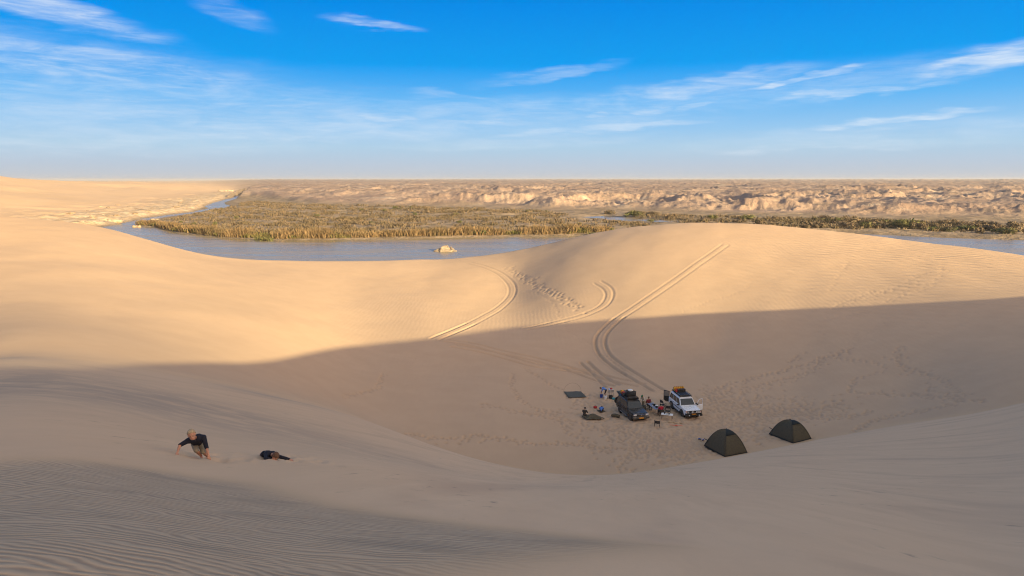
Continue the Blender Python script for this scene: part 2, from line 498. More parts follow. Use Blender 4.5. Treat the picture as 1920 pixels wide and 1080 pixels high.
# tyre tracks: ruts 1.5 m apart, pressed in with low berms
TRACKS = [  # pixels, depth, fade length at start and end
    [(880, 493), (910, 501), (938, 514), (957, 532), (960, 550), (945, 570), (915, 590), (870, 613), (815, 636)],
    [(1120, 529), (1138, 541), (1142, 556), (1128, 575), (1090, 592), (1040, 605), (985, 617)],
    [(1360, 459), (1330, 480), (1290, 508), (1240, 543), (1190, 577), (1150, 605), (1127, 632), (1130, 660), (1155, 684), (1200, 712), (1235, 733)],
    [(835, 638), (880, 645), (940, 660), (1000, 673), (1060, 689), (1110, 707), (1160, 722)],
    [(850, 648), (920, 662), (990, 682), (1050, 692), (1100, 698), (1150, 712), (1200, 722)],
    [(1088, 680), (1110, 700), (1135, 726)], [(1102, 678), (1130, 703), (1160, 722)],
]
dist = np.full((NR, NA), 9.0)
for ti, tp in enumerate(TRACKS):
    L = px_line(tp, 0.12)
    T = np.gradient(L, axis=0)
    T /= np.linalg.norm(T, axis=1)[:, None]
    Nn = np.stack([-T[:, 1], T[:, 0]], -1)
    for off in ((-.75, .75) if ti < 5 else (0,)):
        for (x, y) in L + Nn * off:
            si, sj = window(x, y, 0.75)
            dd = np.hypot(GX[si, sj] - x, GY[si, sj] - y)
            dist[si, sj] = np.minimum(dist[si, sj], dd)
rut = 0.18
gz_ += np.where(dist < .75, np.where(GR < 116, 2.8, 1.0), 0) * np.where(dist < .75, -0.085 * np.exp(-(dist / rut) ** 2) + 0.024 * np.exp(-((dist - .40) / .13) ** 2), 0)
track_ = np.exp(-(dist / .3) ** 2)

# footprints
rng = np.random.default_rng(7)
prints = []


def walk(pts, gait=0.42, spread=0.16, wob=0.12, n=1, big=1.0):
    for k in range(n):
        L = px_line(pts, gait)
        T = np.gradient(L, axis=0)
        T /= np.linalg.norm(T, axis=1)[:, None] + 1e-9
        Nn = np.stack([-T[:, 1], T[:, 0]], -1)
        drift = np.cumsum(rng.normal(0, wob, len(L)))
        drift -= np.linspace(0, drift[-1] if len(L) else 0, len(L))
        for i, (p, nn) in enumerate(zip(L, Nn)):
            o = p + nn * ((spread if i % 2 else -spread) + drift[i] + (rng.normal(0, .5) if k else 0)) + rng.normal(0, .05, 2)
            prints.append((o[0], o[1], rng.uniform(.8, 1.2) * big))


WALKS = [
    ([(755, 813), (790, 817), (840, 823), (880, 819), (905, 814), (960, 821), (1010, 826), (1060, 825), (1100, 830), (1160, 837), (1230, 846)], 2),
    ([(905, 757), (960, 768), (1010, 778), (1045, 790), (1075, 812), (1110, 836), (1145, 850)], 2),
    ([(960, 700), (968, 730), (985, 755), (1030, 771), (1080, 777)], 1), ([(985, 690), (1020, 715), (1055, 732)], 1),
    ([(1010, 770), (1060, 785), (1120, 800), (1180, 825), (1230, 850), (1290, 860)], 3), ([(1130, 800), (1180, 830), (1160, 870), (1190, 885)], 2),
    ([(720, 702), (705, 722), (672, 738), (640, 745)], 1), ([(1160, 795), (1220, 822), (1270, 845), (1340, 862)], 3),
    ([(1320, 740), (1400, 712), (1470, 690), (1530, 672), (1570, 660), (1620, 632), (1660, 605)], 2), ([(1390, 742), (1470, 715), (1530, 695), (1545, 675), (1570, 665)], 2),
    ([(1480, 680), (1520, 650), (1540, 620), (1560, 600), (1620, 585)], 2), ([(1570, 665), (1600, 640), (1598, 612)], 1), ([(1570, 670), (1650, 692), (1600, 710), (1590, 735), (1680, 740)], 1),
    ([(1690, 650), (1672, 668), (1700, 690), (1740, 708), (1775, 728), (1800, 750)], 2), ([(1640, 735), (1720, 740), (1800, 750), (1850, 752)], 2),
    ([(1040, 575), (1065, 590), (1080, 620), (1110, 650), (1140, 680), (1180, 705)], 1), ([(985, 545), (1030, 560), (1045, 585)], 1),
    ([(1280, 585), (1330, 565), (1380, 548), (1410, 530)], 1), ([(1555, 545), (1575, 510), (1585, 480)], 1), ([(1660, 565), (1730, 540), (1760, 520), (1765, 490)], 2),
    ([(1400, 780), (1480, 775), (1560, 785), (1640, 770)], 3), ([(1300, 800), (1330, 830), (1310, 850)], 2), ([(1540, 830), (1620, 800), (1700, 775), (1800, 755)], 2),
    ([(1060, 745), (1100, 740), (1140, 745)], 2), ([(1090, 780), (1140, 775), (1180, 795)], 2), ([(1560, 580), (1600, 560), (1640, 545)], 3),
    ([(1620, 560), (1700, 530), (1740, 510)], 2),
]
for pts, n in WALKS:
    walk(pts, n=n)
for (cx, cy, sx, sy, num) in [(1230, 775, 110, 30, 420), (1370, 800, 110, 40, 560), (1300, 830, 90, 30, 360), (1240, 850, 70, 26, 200), (1400, 760, 90, 22, 300), (1500, 775, 90, 24, 260), (1130, 755, 70, 24, 160), (1340, 740, 50, 18, 120)]:
    for _ in range(num):
        px, py = rng.normal(cx, sx * .5), rng.normal(cy, sy * .5)
        p = at_z(px, py, -25.2)
        prints.append((p[0], p[1], rng.uniform(.8, 1.25)))
for t in np.linspace(0, 1, 46):                     # the big trampled steps down the crease
    p = ground(950 + 135 * t, 503 + 75 * t)
    for _ in range(3):
        prints.append((p.x + rng.normal(0, .5), p.y + rng.normal(0, 1.4), rng.uniform(1.3, 2.4)))
foot_ = np.zeros((NR, NA))
for (x, y, s) in prints:
    w = 0.5 * s
    si, sj = window(x, y, w)
    dd = np.hypot(GX[si, sj] - x, GY[si, sj] - y) / (0.155 * s)
    dep = .155 if math.hypot(x, y) < 100 else (.13 if s > 1.25 else .045)
    foot_[si, sj] = np.minimum(foot_[si, sj], dep * (-np.exp(-dd ** 2) + 0.10 * np.exp(-((dd - 1.75) / .55) ** 2)))
on_floor = nb_ < -0.2
gz_ += np.where(on_floor, foot_, 0)

# sand disturbed around the two boys: knee and hand marks, a short slide trail
for (bx, by) in ((371, 858), (514, 862)):
    c = ground(bx, by)
    for _ in range(34):
        x, y = c.x + rng.normal(.15, .45), c.y + abs(rng.normal(0, .8)) - .15
        si, sj = window(x, y, .5)
        dd = np.hypot((GX[si, sj] - x) / .10, (GY[si, sj] - y) / rng.uniform(.10, .24))
        gz_[si, sj] += rng.uniform(.3, 1) * (-.035 * np.exp(-dd ** 2) + .012 * np.exp(-((dd - 1.7) / .5) ** 2))
verts = np.stack([GX, GY, gz_], -1).reshape(-1, 3)
verts = np.vstack([verts, [[0, 0, -1.70]]])
idx = np.arange(NR * NA).reshape(NR, NA)
nx = np.roll(idx, -1, 1)
quads = np.stack([idx[:-1], nx[:-1], nx[1:], idx[1:]], -1).reshape(-1, 4)[:, ::-1]
tris = np.stack([np.full(NA, NR * NA), nx[0], idx[0]], -1)[:, ::-1]
gm = bpy.data.meshes.new('desert_ground')
nq, nt_ = len(quads), len(tris)
gm.vertices.add(len(verts)); gm.vertices.foreach_set('co', verts.astype(np.float32).ravel())
gm.loops.add(nq * 4 + nt_ * 3); gm.loops.foreach_set('vertex_index', np.concatenate([quads.ravel(), tris[:, ::-1].ravel()]).astype(np.int32))
gm.polygons.add(nq + nt_)
gm.polygons.foreach_set('loop_start', np.concatenate([np.arange(nq) * 4, nq * 4 + np.arange(nt_) * 3]).astype(np.int32))
gm.polygons.foreach_set('use_smooth', np.ones(nq + nt_, bool))
gm.update(calc_edges=True)


def attr(name, arr):
    a = gm.attributes.new(name, 'FLOAT', 'POINT')
    a.data.foreach_set('value', np.append(arr.ravel(), 0).astype(np.float32))


# where the wind ripples lie on the crest, in plan
RIP = np.array([ground(*p)[:2] for p in [(0, 862), (150, 862), (300, 880), (480, 905), (640, 948), (780, 968), (900, 985), (1100, 1005), (1262, 1024), (1170, 1036), (1010, 1056), (870, 1079)]] + [Vector((-.1, 2.2)), Vector((-.2, -4)), Vector((-12, -4)), Vector((-16, 6))])
rsd = np.full((NR, NA), 50.0)
mk = GR < 40
rsd[mk] = poly_sd(GX[mk], GY[mk], RIP)
attr('ripple', sstep(-rsd, -0.25, 0.7) * (1 - .0))
lw_ = sstep(-GA, 0.05, .4)
attr('slip', sstep(nb_, -0.05 - 2.5 * lw_, 0.5 + 3.5 * lw_) * (GR < 140) * sstep(rsd, -0.5, 0.6) * (1 - .40 * lw_))
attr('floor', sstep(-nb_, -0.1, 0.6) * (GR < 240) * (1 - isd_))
dune = np.where(GR < 140, 1.0, 1 - isd_)
attr('sand', np.maximum(dune, left_ * sstep(sd_, 20, 90)))
attr('rocky', (1 - dune) * left_ * (1 - sstep(sd_, 25, 110)))
attr('plain', (1 - dune) * (1 - left_) * (1 - sstep(e_, -20, 60)))
attr('wet', (1 - dune) * (1 - sstep(sd_, 0.5, 5)))
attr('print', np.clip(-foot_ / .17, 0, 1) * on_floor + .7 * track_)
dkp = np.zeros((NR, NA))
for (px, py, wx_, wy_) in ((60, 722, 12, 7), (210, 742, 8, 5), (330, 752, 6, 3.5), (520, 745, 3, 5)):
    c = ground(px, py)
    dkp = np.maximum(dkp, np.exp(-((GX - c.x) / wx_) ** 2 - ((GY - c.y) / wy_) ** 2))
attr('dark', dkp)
MEG = at_r(1760, 470, 150)
attr('mega', np.exp(-(((GX - MEG[0]) / 26) ** 2 + ((GY - MEG[1]) / 26) ** 2)) * dune * on_floor)

ground_mat = bpy.data.materials.new('desert_sand_and_rock')
ground_mat.use_nodes = True
T = NT(ground_mat.node_tree)
bsdf = ground_mat.node_tree.nodes['Principled BSDF']
pos = T.n('ShaderNodeNewGeometry').outputs['Position']
X, Y, Z = T.sep(pos)
n_big = T.noise(pos, 0.03, 3)
n_mid = T.noise(pos, 0.35, 4)
n_fine = T.noise(pos, 45, 2)
BC = (8.0, 58.0)                                   # middle of the hollow: avalanche streaks run towards it
ang = T.m('ARCTAN2', T.m('SUBTRACT', X, BC[0]), T.m('SUBTRACT', Y, BC[1]))
rb = T.m('SQRT', T.m('ADD', T.m('POWER', T.m('SUBTRACT', X, BC[0]), 2.0), T.m('POWER', T.m('SUBTRACT', Y, BC[1]), 2.0)))
sv = T.xyz(T.m('MULTIPLY', ang, 60.0), T.m('MULTIPLY', rb, 0.22), 0.0)
n_streak = T.noise(sv, 1.0, 5, 0.62, 0.6)
n_streak2 = T.noise(T.xyz(T.m('MULTIPLY', ang, 14.0), T.m('MULTIPLY', rb, 0.10), 4.0), 1.0, 4, 0.6, 0.4)
SAND = T.mix(T.step(n_big, .3, .7), (.56, .385, .235), (.60, .415, .26))
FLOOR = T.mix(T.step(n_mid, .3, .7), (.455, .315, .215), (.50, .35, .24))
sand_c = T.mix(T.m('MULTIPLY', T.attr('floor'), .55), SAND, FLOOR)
slip_c = T.mix(T.m('MULTIPLY_ADD', T.step(n_streak, .35, .68), T.step(n_mid, .3, .7, .15, .7), T.step(n_mid, .3, .7, .45, .1)), (.60, .42, .275), (.68, .485, .32))
slip_c = T.mix(T.m('MULTIPLY', T.step(n_streak2, .50, .72), .75), slip_c, (.50, .35, .24))
dk = T.m('MULTIPLY', T.step(T.noise(T.xyz(T.m('MULTIPLY', ang, 170.0), T.m('MULTIPLY', rb, 1.1), 1.0), 1.0, 4, .6), .58, .74), T.step(n_mid, .50, .62))
slip_c = T.mix(T.m('MULTIPLY', dk, .75), slip_c, (.17, .15, .13))
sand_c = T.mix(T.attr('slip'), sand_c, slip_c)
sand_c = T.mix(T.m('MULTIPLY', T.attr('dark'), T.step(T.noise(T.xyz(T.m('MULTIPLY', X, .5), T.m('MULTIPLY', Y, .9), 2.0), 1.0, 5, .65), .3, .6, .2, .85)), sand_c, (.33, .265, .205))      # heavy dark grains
mott = T.noise(T.xyz(T.m('MULTIPLY', X, 1.3), T.m('MULTIPLY', Y, .45), 0.0), 1.0, 6, .7, .5)
sand_c = T.mix(T.step(mott, .35, .7, 0.0, .13), sand_c, (.44, .315, .215))
sand_c = T.mix(T.m('MULTIPLY', T.attr('print'), .45), sand_c, (.35, .245, .17))      # darker colour inside the footprints and tyre ruts
# ripples on the crest
warpv = T.n('ShaderNodeVectorMath', operation='ADD')
T.put(warpv.inputs[0], T.xyz(T.m('MULTIPLY', X, 0.10), Y, 0.0))
T.put(warpv.inputs[1], T.xyz(0.0, T.m('MULTIPLY', T.noise(T.xyz(T.m('MULTIPLY', X, .55), T.m('MULTIPLY', Y, 1.1), 0.0), 1.0, 3, .5), 0.62), 0.0))
wv = T.n('ShaderNodeTexWave', wave_type='BANDS', bands_direction='Y', wave_profile='SIN')
T.put(wv.inputs['Vector'], warpv.outputs[0])
T.put(wv.inputs['Scale'], 4.9); T.put(wv.inputs['Distortion'], 5.0); T.put(wv.inputs['Detail'], 3.0); T.put(wv.inputs['Detail Scale'], 1.6)
wv2 = T.n('ShaderNodeTexWave', wave_type='BANDS', bands_direction='Y', wave_profile='SIN')
T.put(wv2.inputs['Vector'], T.xyz(0.0, T.m('ADD', T.m('MULTIPLY', X, .22), T.m('MULTIPLY', T.m('ADD', Y, T.m('MULTIPLY', T.noise(T.xyz(T.m('MULTIPLY', X, .8), T.m('MULTIPLY', Y, 1.3), 5.0), 1.0, 3), .5)), 1.0)), 0.0))
T.put(wv2.inputs['Scale'], 4.5); T.put(wv2.inputs['Distortion'], 1.2); T.put(wv2.inputs['Detail'], 2.0)
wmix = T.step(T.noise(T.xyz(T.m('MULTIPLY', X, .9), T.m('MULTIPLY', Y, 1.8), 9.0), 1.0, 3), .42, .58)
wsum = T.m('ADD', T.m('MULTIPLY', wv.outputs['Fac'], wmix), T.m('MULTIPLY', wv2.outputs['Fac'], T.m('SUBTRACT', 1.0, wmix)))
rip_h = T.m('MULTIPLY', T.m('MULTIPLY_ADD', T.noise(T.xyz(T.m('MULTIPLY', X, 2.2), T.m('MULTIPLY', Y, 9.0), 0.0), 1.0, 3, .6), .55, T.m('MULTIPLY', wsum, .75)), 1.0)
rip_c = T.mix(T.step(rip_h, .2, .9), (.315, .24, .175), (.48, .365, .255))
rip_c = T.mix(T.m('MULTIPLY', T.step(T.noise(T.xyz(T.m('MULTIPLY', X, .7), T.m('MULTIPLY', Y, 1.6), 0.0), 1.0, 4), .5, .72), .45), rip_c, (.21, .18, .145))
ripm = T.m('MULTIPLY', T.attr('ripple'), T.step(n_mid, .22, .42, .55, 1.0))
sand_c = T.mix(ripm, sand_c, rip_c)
# badlands, flood plain, rocky bank
BAD = T.mix(T.step(T.noise(pos, .012, 5, .6), .35, .65), (.24, .168, .135), (.335, .242, .19))
BAD = T.mix(T.m('MULTIPLY', T.step(T.noise(pos, .05, 5, .65), .52, .66), .7), BAD, (.17, .13, .105))
BAD = T.mix(T.m('MULTIPLY', T.step(T.noise(pos, .022, 4, .6), .58, .70), .55), BAD, (.46, .375, .30))
PLAIN = T.mix(T.step(T.noise(pos, .10, 4, .6), .4, .62), (.175, .13, .085), (.30, .225, .155))
far_c = T.mix(T.attr('plain'), BAD, PLAIN)
ROCK = T.mix(T.step(T.noise(pos, .16, 5, .65), .46, .58), (.44, .315, .20), (.55, .43, .30))
far_c = T.mix(T.attr('rocky'), far_c, ROCK)
far_c = T.mix(T.m('MULTIPLY', T.attr('wet'), .55), far_c, (.16, .125, .09))
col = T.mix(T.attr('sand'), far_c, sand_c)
col = T.mix(T.m('MULTIPLY_ADD', n_fine, .16, .0), col, (.30, .24, .19))
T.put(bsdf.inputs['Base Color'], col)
T.put(bsdf.inputs['Roughness'], .95)
T.put(bsdf.inputs['Specular IOR Level'], .12)
# relief: ripples on the crest, long ripples on the far hump, grain
mw = T.n('ShaderNodeTexWave', wave_type='BANDS', bands_direction='DIAGONAL', wave_profile='SIN')
T.put(mw.inputs['Vector'], pos); T.put(mw.inputs['Scale'], .22); T.put(mw.inputs['Distortion'], 5.0); T.put(mw.inputs['Detail'], 2.0); T.put(mw.inputs['Detail Scale'], .5)
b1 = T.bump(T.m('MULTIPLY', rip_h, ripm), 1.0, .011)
b2 = T.bump(T.m('MULTIPLY', mw.outputs['Fac'], T.attr('mega')), 1.0, .22, b1)
fw = T.n('ShaderNodeTexWave', wave_type='BANDS', bands_direction='X', wave_profile='SIN')
T.put(fw.inputs['Vector'], pos); T.put(fw.inputs['Scale'], .42); T.put(fw.inputs['Distortion'], 4.0); T.put(fw.inputs['Detail'], 2.0); T.put(fw.inputs['Detail Scale'], .7)
b3 = T.bump(T.m('MULTIPLY', fw.outputs['Fac'], T.m('MULTIPLY', T.attr('floor'), T.step(n_big, .45, .65, .2, 1.0))), 1.0, .007, b2)
b4 = T.bump(T.m('MULTIPLY', n_streak, T.attr('slip')), 1.0, .018, b3)
b5 = T.bump(T.noise(pos, .09, 5, .7), T.m('MULTIPLY', T.m('SUBTRACT', 1.0, T.attr('sand')), .8), 3.0, b4)
T.put(bsdf.inputs['Normal'], b5)
gm.materials.append(ground_mat)
go = bpy.data.objects.new('desert_ground', gm)
COL.objects.link(go)
go['kind'] = 'structure'

# ------------------------------------------------------------------ shared builders
def simple_mat(name, col, rough=.6, metal=0.0, var=.12, scale=14, bump=0.0, spec=.4, dust=0.0):
    m = bpy.data.materials.new(name)
    m.use_nodes = True
    t = NT(m.node_tree)
    b = m.node_tree.nodes['Principled BSDF']
    oc = t.n('ShaderNodeTexCoord').outputs['Object']
    n = t.noise(oc, scale, 4, .6)
    lo = tuple(c * (1 - var) for c in col)
    hi = tuple(min(c * (1 + var), 1) for c in col)
    c = t.mix(t.step(n, .3, .7), lo, hi)
    if dust:
        c = t.mix(t.m('MULTIPLY', t.step(t.noise(oc, 3.0, 5, .65), .4, .7), dust), c, (.42, .32, .23))
    t.put(b.inputs['Base Color'], c)
    t.put(b.inputs['Roughness'], t.step(n, .2, .8, max(rough - .08, .02), min(rough + .08, 1.0)))
    t.put(b.inputs['Metallic'], metal)
    t.put(b.inputs['Specular IOR Level'], spec)
    if bump:
        t.put(b.inputs['Normal'], t.bump(n, 1.0, bump))
    return m


def link(o, parent=None):
    COL.objects.link(o)
    if parent is not None:
        o.parent = parent
    return o


def from_np(name, V, Fc, mat, parent=None, smooth=False):
    me = bpy.data.meshes.new(name)
    me.from_pydata([tuple(v) for v in V], [], [tuple(int(i) for i in f) for f in Fc])
    if smooth:
        me.polygons.foreach_set('use_smooth', np.ones(len(me.polygons), bool))
    me.materials.append(mat)
    return link(bpy.data.objects.new(name, me), parent)


def tag(o, label, cat, group=None, kind=None):
    o['label'] = label
    o['category'] = cat
    if group:
        o['group'] = group
    if kind:
        o['kind'] = kind
    return o


def thing(name, label, cat, loc, rz=0.0, group=None, slope=None):
    o = bpy.data.objects.new(name, None)
    COL.objects.link(o)
    o.empty_display_size = .2
    o.location = loc
    o.rotation_euler = (0, 0, rz)
    return tag(o, label, cat, group)


# ------------------------------------------------------------------ river
water_mat = bpy.data.materials.new('river_water')
water_mat.use_nodes = True
T = NT(water_mat.node_tree)
b = water_mat.node_tree.nodes['Principled BSDF']
pos = T.n('ShaderNodeNewGeometry').outputs['Position']
X, Y, Z = T.sep(pos)
cur = T.noise(T.xyz(T.m('MULTIPLY', X, .02), T.m('MULTIPLY', Y, .10), 0.0), 1.0, 4, .6, .5)
T.put(b.inputs['Base Color'], T.mix(T.step(cur, .35, .7), (.225, .175, .10), (.29, .225, .13)))
T.put(b.inputs['Roughness'], T.step(cur, .3, .7, .16, .34))
T.put(b.inputs['IOR'], 1.33)
h1 = T.noise(T.xyz(T.m('MULTIPLY', X, .5), Y, 0.0), .55, 4, .6)
h2 = T.noise(pos, 2.6, 3, .6)
T.put(b.inputs['Normal'], T.bump(T.m('MULTIPLY_ADD', h2, .35, h1), T.step(cur, .3, .7, .55, 1.0), .13))
wv_, wf_ = [], []
ra = [180, 210, 240, 280, 330, 400, 520, 700, 1000, 1600]
aa = np.linspace(-.95, .95, 30)
for r in ra:
    for a in aa:
        wv_.append((r * math.sin(a), r * math.cos(a), ZW))
for i in range(len(ra) - 1):
    for j in range(len(aa) - 1):
        k = i * len(aa) + j
        wf_.append((k, k + len(aa), k + len(aa) + 1, k + 1)[::-1])
river = from_np('river_water', wv_, wf_, water_mat)
river['kind'] = 'structure'

# ------------------------------------------------------------------ vegetation and rocks by the river
rnd = random.Random(11)
leaf_mats = {}


def leaf_mat(name, c1, c2):
    m = bpy.data.materials.new(name)
    m.use_nodes = True
    t = NT(m.node_tree)
    b = m.node_tree.nodes['Principled BSDF']
    p = t.n('ShaderNodeNewGeometry').outputs['Position']
    f = t.step(t.noise(p, .11, 4, .6), .38, .62)
    g = t.noise(p, 2.5, 2)
    olive = t.m('MULTIPLY', t.step(t.noise(p, .045, 4, .65), .52, .62), .75)
    t.put(b.inputs['Base Color'], t.mix(olive, t.mix(t.m('MULTIPLY', g, .6), t.mix(f, c1, c2), tuple(.5 * a for a in c1)), (.10, .076, .042)))
    t.put(b.inputs['Roughness'], .8)
    t.put(b.inputs['Specular IOR Level'], .15)
    return m


M_REED = leaf_mat('dry_reed', (.225, .152, .08), (.14, .098, .053))
M_GREEN = leaf_mat('green_reed', (.10, .098, .03), (.16, .125, .05))
M_SCRUB = leaf_mat('grey_brown_scrub', (.165, .122, .08), (.095, .074, .046))
M_BUSH = leaf_mat('dark_green_bush', (.085, .095, .035), (.13, .12, .05))
M_STEM = simple_mat('woody_stem', (.16, .115, .075), .9)


def poly_plan(pts, z):
    return np.array([at_z(px, py, z)[:2] for px, py in pts])


def scatter(poly, n, dens=None):
    out = []
    lo, hi = poly.min(0), poly.max(0)
    g = np.random.default_rng(len(poly) * 7 + n)
    while len(out) < n:
        p = g.uniform(lo, hi, (n * 3, 2))
        k = poly_sd(p[:, 0], p[:, 1], poly) < 0
        if dens is not None:
            k &= g.uniform(0, 1, len(p)) < dens(p[:, 0], p[:, 1])
        out += list(p[k])
    return np.array(out[:n])


def blades(centres, hmin, hmax, nb, spread, width, lean, seed, wild=.14):
    """tapered, leaning blades in clumps; one mesh"""
    g = np.random.default_rng(seed)
    C = np.repeat(np.asarray(centres), nb, 0)
    n = len(C)
    cc = np.asarray(centres)
    hs = np.repeat(g.uniform(hmin, hmax, len(centres)) * (.45 + 1.1 * fbm(cc[:, 0] / 11, cc[:, 1] / 11, 3, 71)), nb) * g.uniform(.55, 1.1, n)
    off = g.normal(0, spread, (n, 2))
    z0 = height(C[:, 0], C[:, 1]) - .05
    base = np.stack([C[:, 0] + off[:, 0], C[:, 1] + off[:, 1], z0], -1)
    a = g.uniform(0, 2 * math.pi, n)
    wv = np.stack([np.cos(a), np.sin(a), 0 * a], -1) * (width * g.uniform(.6, 1.4, n))[:, None]
    ln = np.stack([lean + off[:, 0] / spread * .12 + g.normal(0, wild, n), off[:, 1] / spread * .12 + g.normal(0, wild, n), 0 * a], -1) * hs[:, None]
    up = np.array([0, 0, 1.0])
    V = np.stack([base - wv * .5, base + wv * .5, base + wv * .62 + up * (hs * .55)[:, None] + ln * .35, base - wv * .62 + up * (hs * .55)[:, None] + ln * .35, base + up * hs[:, None] + ln], 1).reshape(-1, 3)
    k = np.arange(n)[:, None] * 5
    return V, list(map(tuple, (k + [0, 1, 2, 3]).tolist())) + list(map(tuple, (k + [3, 2, 4]).tolist()))


BANK_LINE = [(262, 423), (300, 426), (335, 435), (420, 445.5), (520, 449.5), (650, 448.5), (800, 445.5), (950, 442.5), (1060, 441.5), (1150, 438)]
bl = np.array([at_z(px, py, ZW)[:2] for px, py in BANK_LINE])
dseg = np.concatenate([[0], np.cumsum(np.hypot(*np.diff(bl, axis=0).T))])
g = np.random.default_rng(3)
s = g.uniform(0, dseg[-1], 2600)
inl = np.abs(g.normal(0, 5.5, 2600)) + .3
cen = np.stack([np.interp(s, dseg, bl[:, 0]), np.interp(s, dseg, bl[:, 1])], -1)
dirn = cen / np.linalg.norm(cen, axis=1)[:, None]
cen = cen + dirn * inl[:, None]
small = fbm(cen[:, 0] / 9, cen[:, 1] / 9, 3, 12)
tall = cen[small > .40]
V, Fc = blades(tall, 1.7, 3.9, 14, .95, .26, .12, 1, .26)
o = from_np('reed_bed', V, Fc, M_REED)
tag(o, 'tall dry brown reeds crowding the far bank of the river', 'reeds', kind='stuff')
V, Fc = blades(cen[small <= .47], 1.0, 2.2, 11, .7, .26, .05, 2)
o = from_np('green_sedge', V, Fc, M_GREEN)
tag(o, 'low green sedge among the reeds at the water edge', 'sedge', kind='stuff')

ISLAND = poly_plan([(285, 420), (340, 432), (430, 443), (520, 447), (800, 443), (1060, 439), (1190, 430), (1240, 420), (1160, 416), (1080, 411), (1060, 403), (1000, 396), (800, 389), (640, 386), (520, 381), (470, 378), (440, 386), (400, 395), (345, 406)], ZW + .6)
pts = scatter(ISLAND, 3000, lambda x, y: .12 + .88 * sstep(fbm(x / 22, y / 13, 3, 31), .47, .62))
V, Fc = blades(pts, .6, 2.0, 14, 1.5, .42, .08, 4, .55)
o = from_np('flood_plain_scrub', V, Fc, M_SCRUB)
tag(o, 'grey brown scrub and dry reed tufts covering the flood plain', 'scrub', kind='stuff')
RTHICK = poly_plan([(1180, 401), (1300, 407), (1450, 411), (1600, 413), (1750, 420), (1960, 429), (1960, 446), (1800, 439), (1700, 434), (1600, 432), (1480, 430), (1300, 420), (1200, 409)], ZW + .6)
pts = scatter(RTHICK, 1300, lambda x, y: .08 + .92 * sstep(fbm(x / 26, y / 15, 3, 33), .44, .60))
V, Fc = blades(pts, .8, 2.3, 14, 1.6, .42, .06, 5, .50)
o = from_np('far_bank_thicket', V, Fc, M_SCRUB)
tag(o, 'brown thicket along the far bank behind the right hand dune', 'thicket', kind='stuff')


def bush_mesh(name, seed, n=420, flat=.62):
    g = np.random.default_rng(seed)
    lobes = [(g.normal(0, .42), g.normal(0, .42), g.uniform(.30, .62), g.uniform(.28, .5)) for _ in range(9)]
    V, Fs = [], []
    for i in range(n):
        lx, ly, lz, lr = lobes[g.integers(len(lobes))]
        d = g.normal(0, 1, 3)
        d /= np.linalg.norm(d)
        c = np.array([lx, ly, lz]) + d * lr * g.uniform(.55, 1.08)
        c[2] = max(c[2] * (flat / .6), .03)
        u = g.normal(0, 1, 3); u /= np.linalg.norm(u)
        v = np.cross(u, d); v /= np.linalg.norm(v) + 1e-6
        s1, s2 = g.uniform(.07, .15), g.uniform(.03, .06)
        k = len(V)
        V += [c - u * s1 - v * s2, c + u * s1 - v * s2, c + u * s1 * 1.1 + v * s2, c - u * s1 + v * s2]
        Fs.append((k, k + 1, k + 2, k + 3))
    me = bpy.data.meshes.new(name)
    me.from_pydata([tuple(x) for x in V], [], Fs)
    return me


def stem_mesh(name, seed):
    g = np.random.default_rng(seed)
    V, Fs = [], []
    for i in range(6):
        a = g.uniform(0, 6.28)
        tip = np.array([math.cos(a) * .35, math.sin(a) * .35, g.uniform(.4, .6)])
        k = len(V)
        for q, (c, r) in enumerate(((np.zeros(3) - [0, 0, .05], .045), (tip * .5 + [0, 0, .04], .03), (tip, .012))):
            for j in range(4):
                V.append(c + r * np.array([math.cos(j * 1.57), math.sin(j * 1.57), 0]))
        for q in range(2):
            for j in range(4):
                Fs.append((k + q * 4 + j, k + q * 4 + (j + 1) % 4, k + q * 4 + 4 + (j + 1) % 4, k + q * 4 + 4 + j))
    me = bpy.data.meshes.new(name)
    me.from_pydata([tuple(x) for x in V], [], Fs)
    me.materials.append(M_STEM)
    return me


crowns = []
for k in range(4):
    for m in (M_BUSH, M_SCRUB):
        me = bush_mesh('crown', 100 + k)
        me.materials.append(m)
        crowns.append(me)
stems = [stem_mesh('stem', 200 + k) for k in range(2)]
BUSHES = [  # px, py, width m, height m, green?, label, group
    (1697, 430, 17, 5.2, 1, 'wide dark green bush on the far bank, the largest green clump at right', None),
    (1590, 424, 13, 5.0, 0, 'big grey brown bush left of the wide dark green bush', None),
    (1640, 427, 10, 4.2, 0, 'grey bush touching the left side of the wide dark green bush', None),
    (1545, 428, 7, 3.0, 0, 'low rounded tan bush at the foot of the big grey brown bush', None),
    (1335, 412, 9, 3.2, 1, 'small green bush above the crest of the right hand dune', None),
    (1400, 414, 12, 3.2, 1, 'long low green bush above the crest near the wheel tracks', None),
    (1190, 407, 13, 4.6, 1, 'dark bush beside the narrow pool behind the dune crest', None),
    (1142, 403, 8, 3.4, 0, 'brown bush left of the narrow pool on the plain', None),
    (1220, 416.5, 6, 1.8, 1, 'small flat dark bush at the edge of the narrow pool', None),
    (1765, 436, 13, 2.6, 1, 'low olive bush on the pale sandbank at right', None),
    (1815, 434, 12, 2.8, 1, 'olive bush on the sandbank right of the low olive one', None),
    (1880, 441, 13, 3.2, 1, 'dark bush at the water edge by the right picture edge', None),
    (1905, 430, 11, 3.6, 0, 'brown bush behind the water edge bush at far right', None),
    (1850, 428, 14, 3.2, 0, 'pale brown bush behind the sandbank near the right edge', None),
    (1112, 441, 7, 2.2, 1, 'bright green clump in the reeds beside the dune shoulder', None),
    (497, 449, 8, 2.4, 1, 'bright green clump in the reeds at the wide river bend', None),
    (897, 441, 9, 2.6, 1, 'green clump in the bank reeds behind the river rock', None),
]
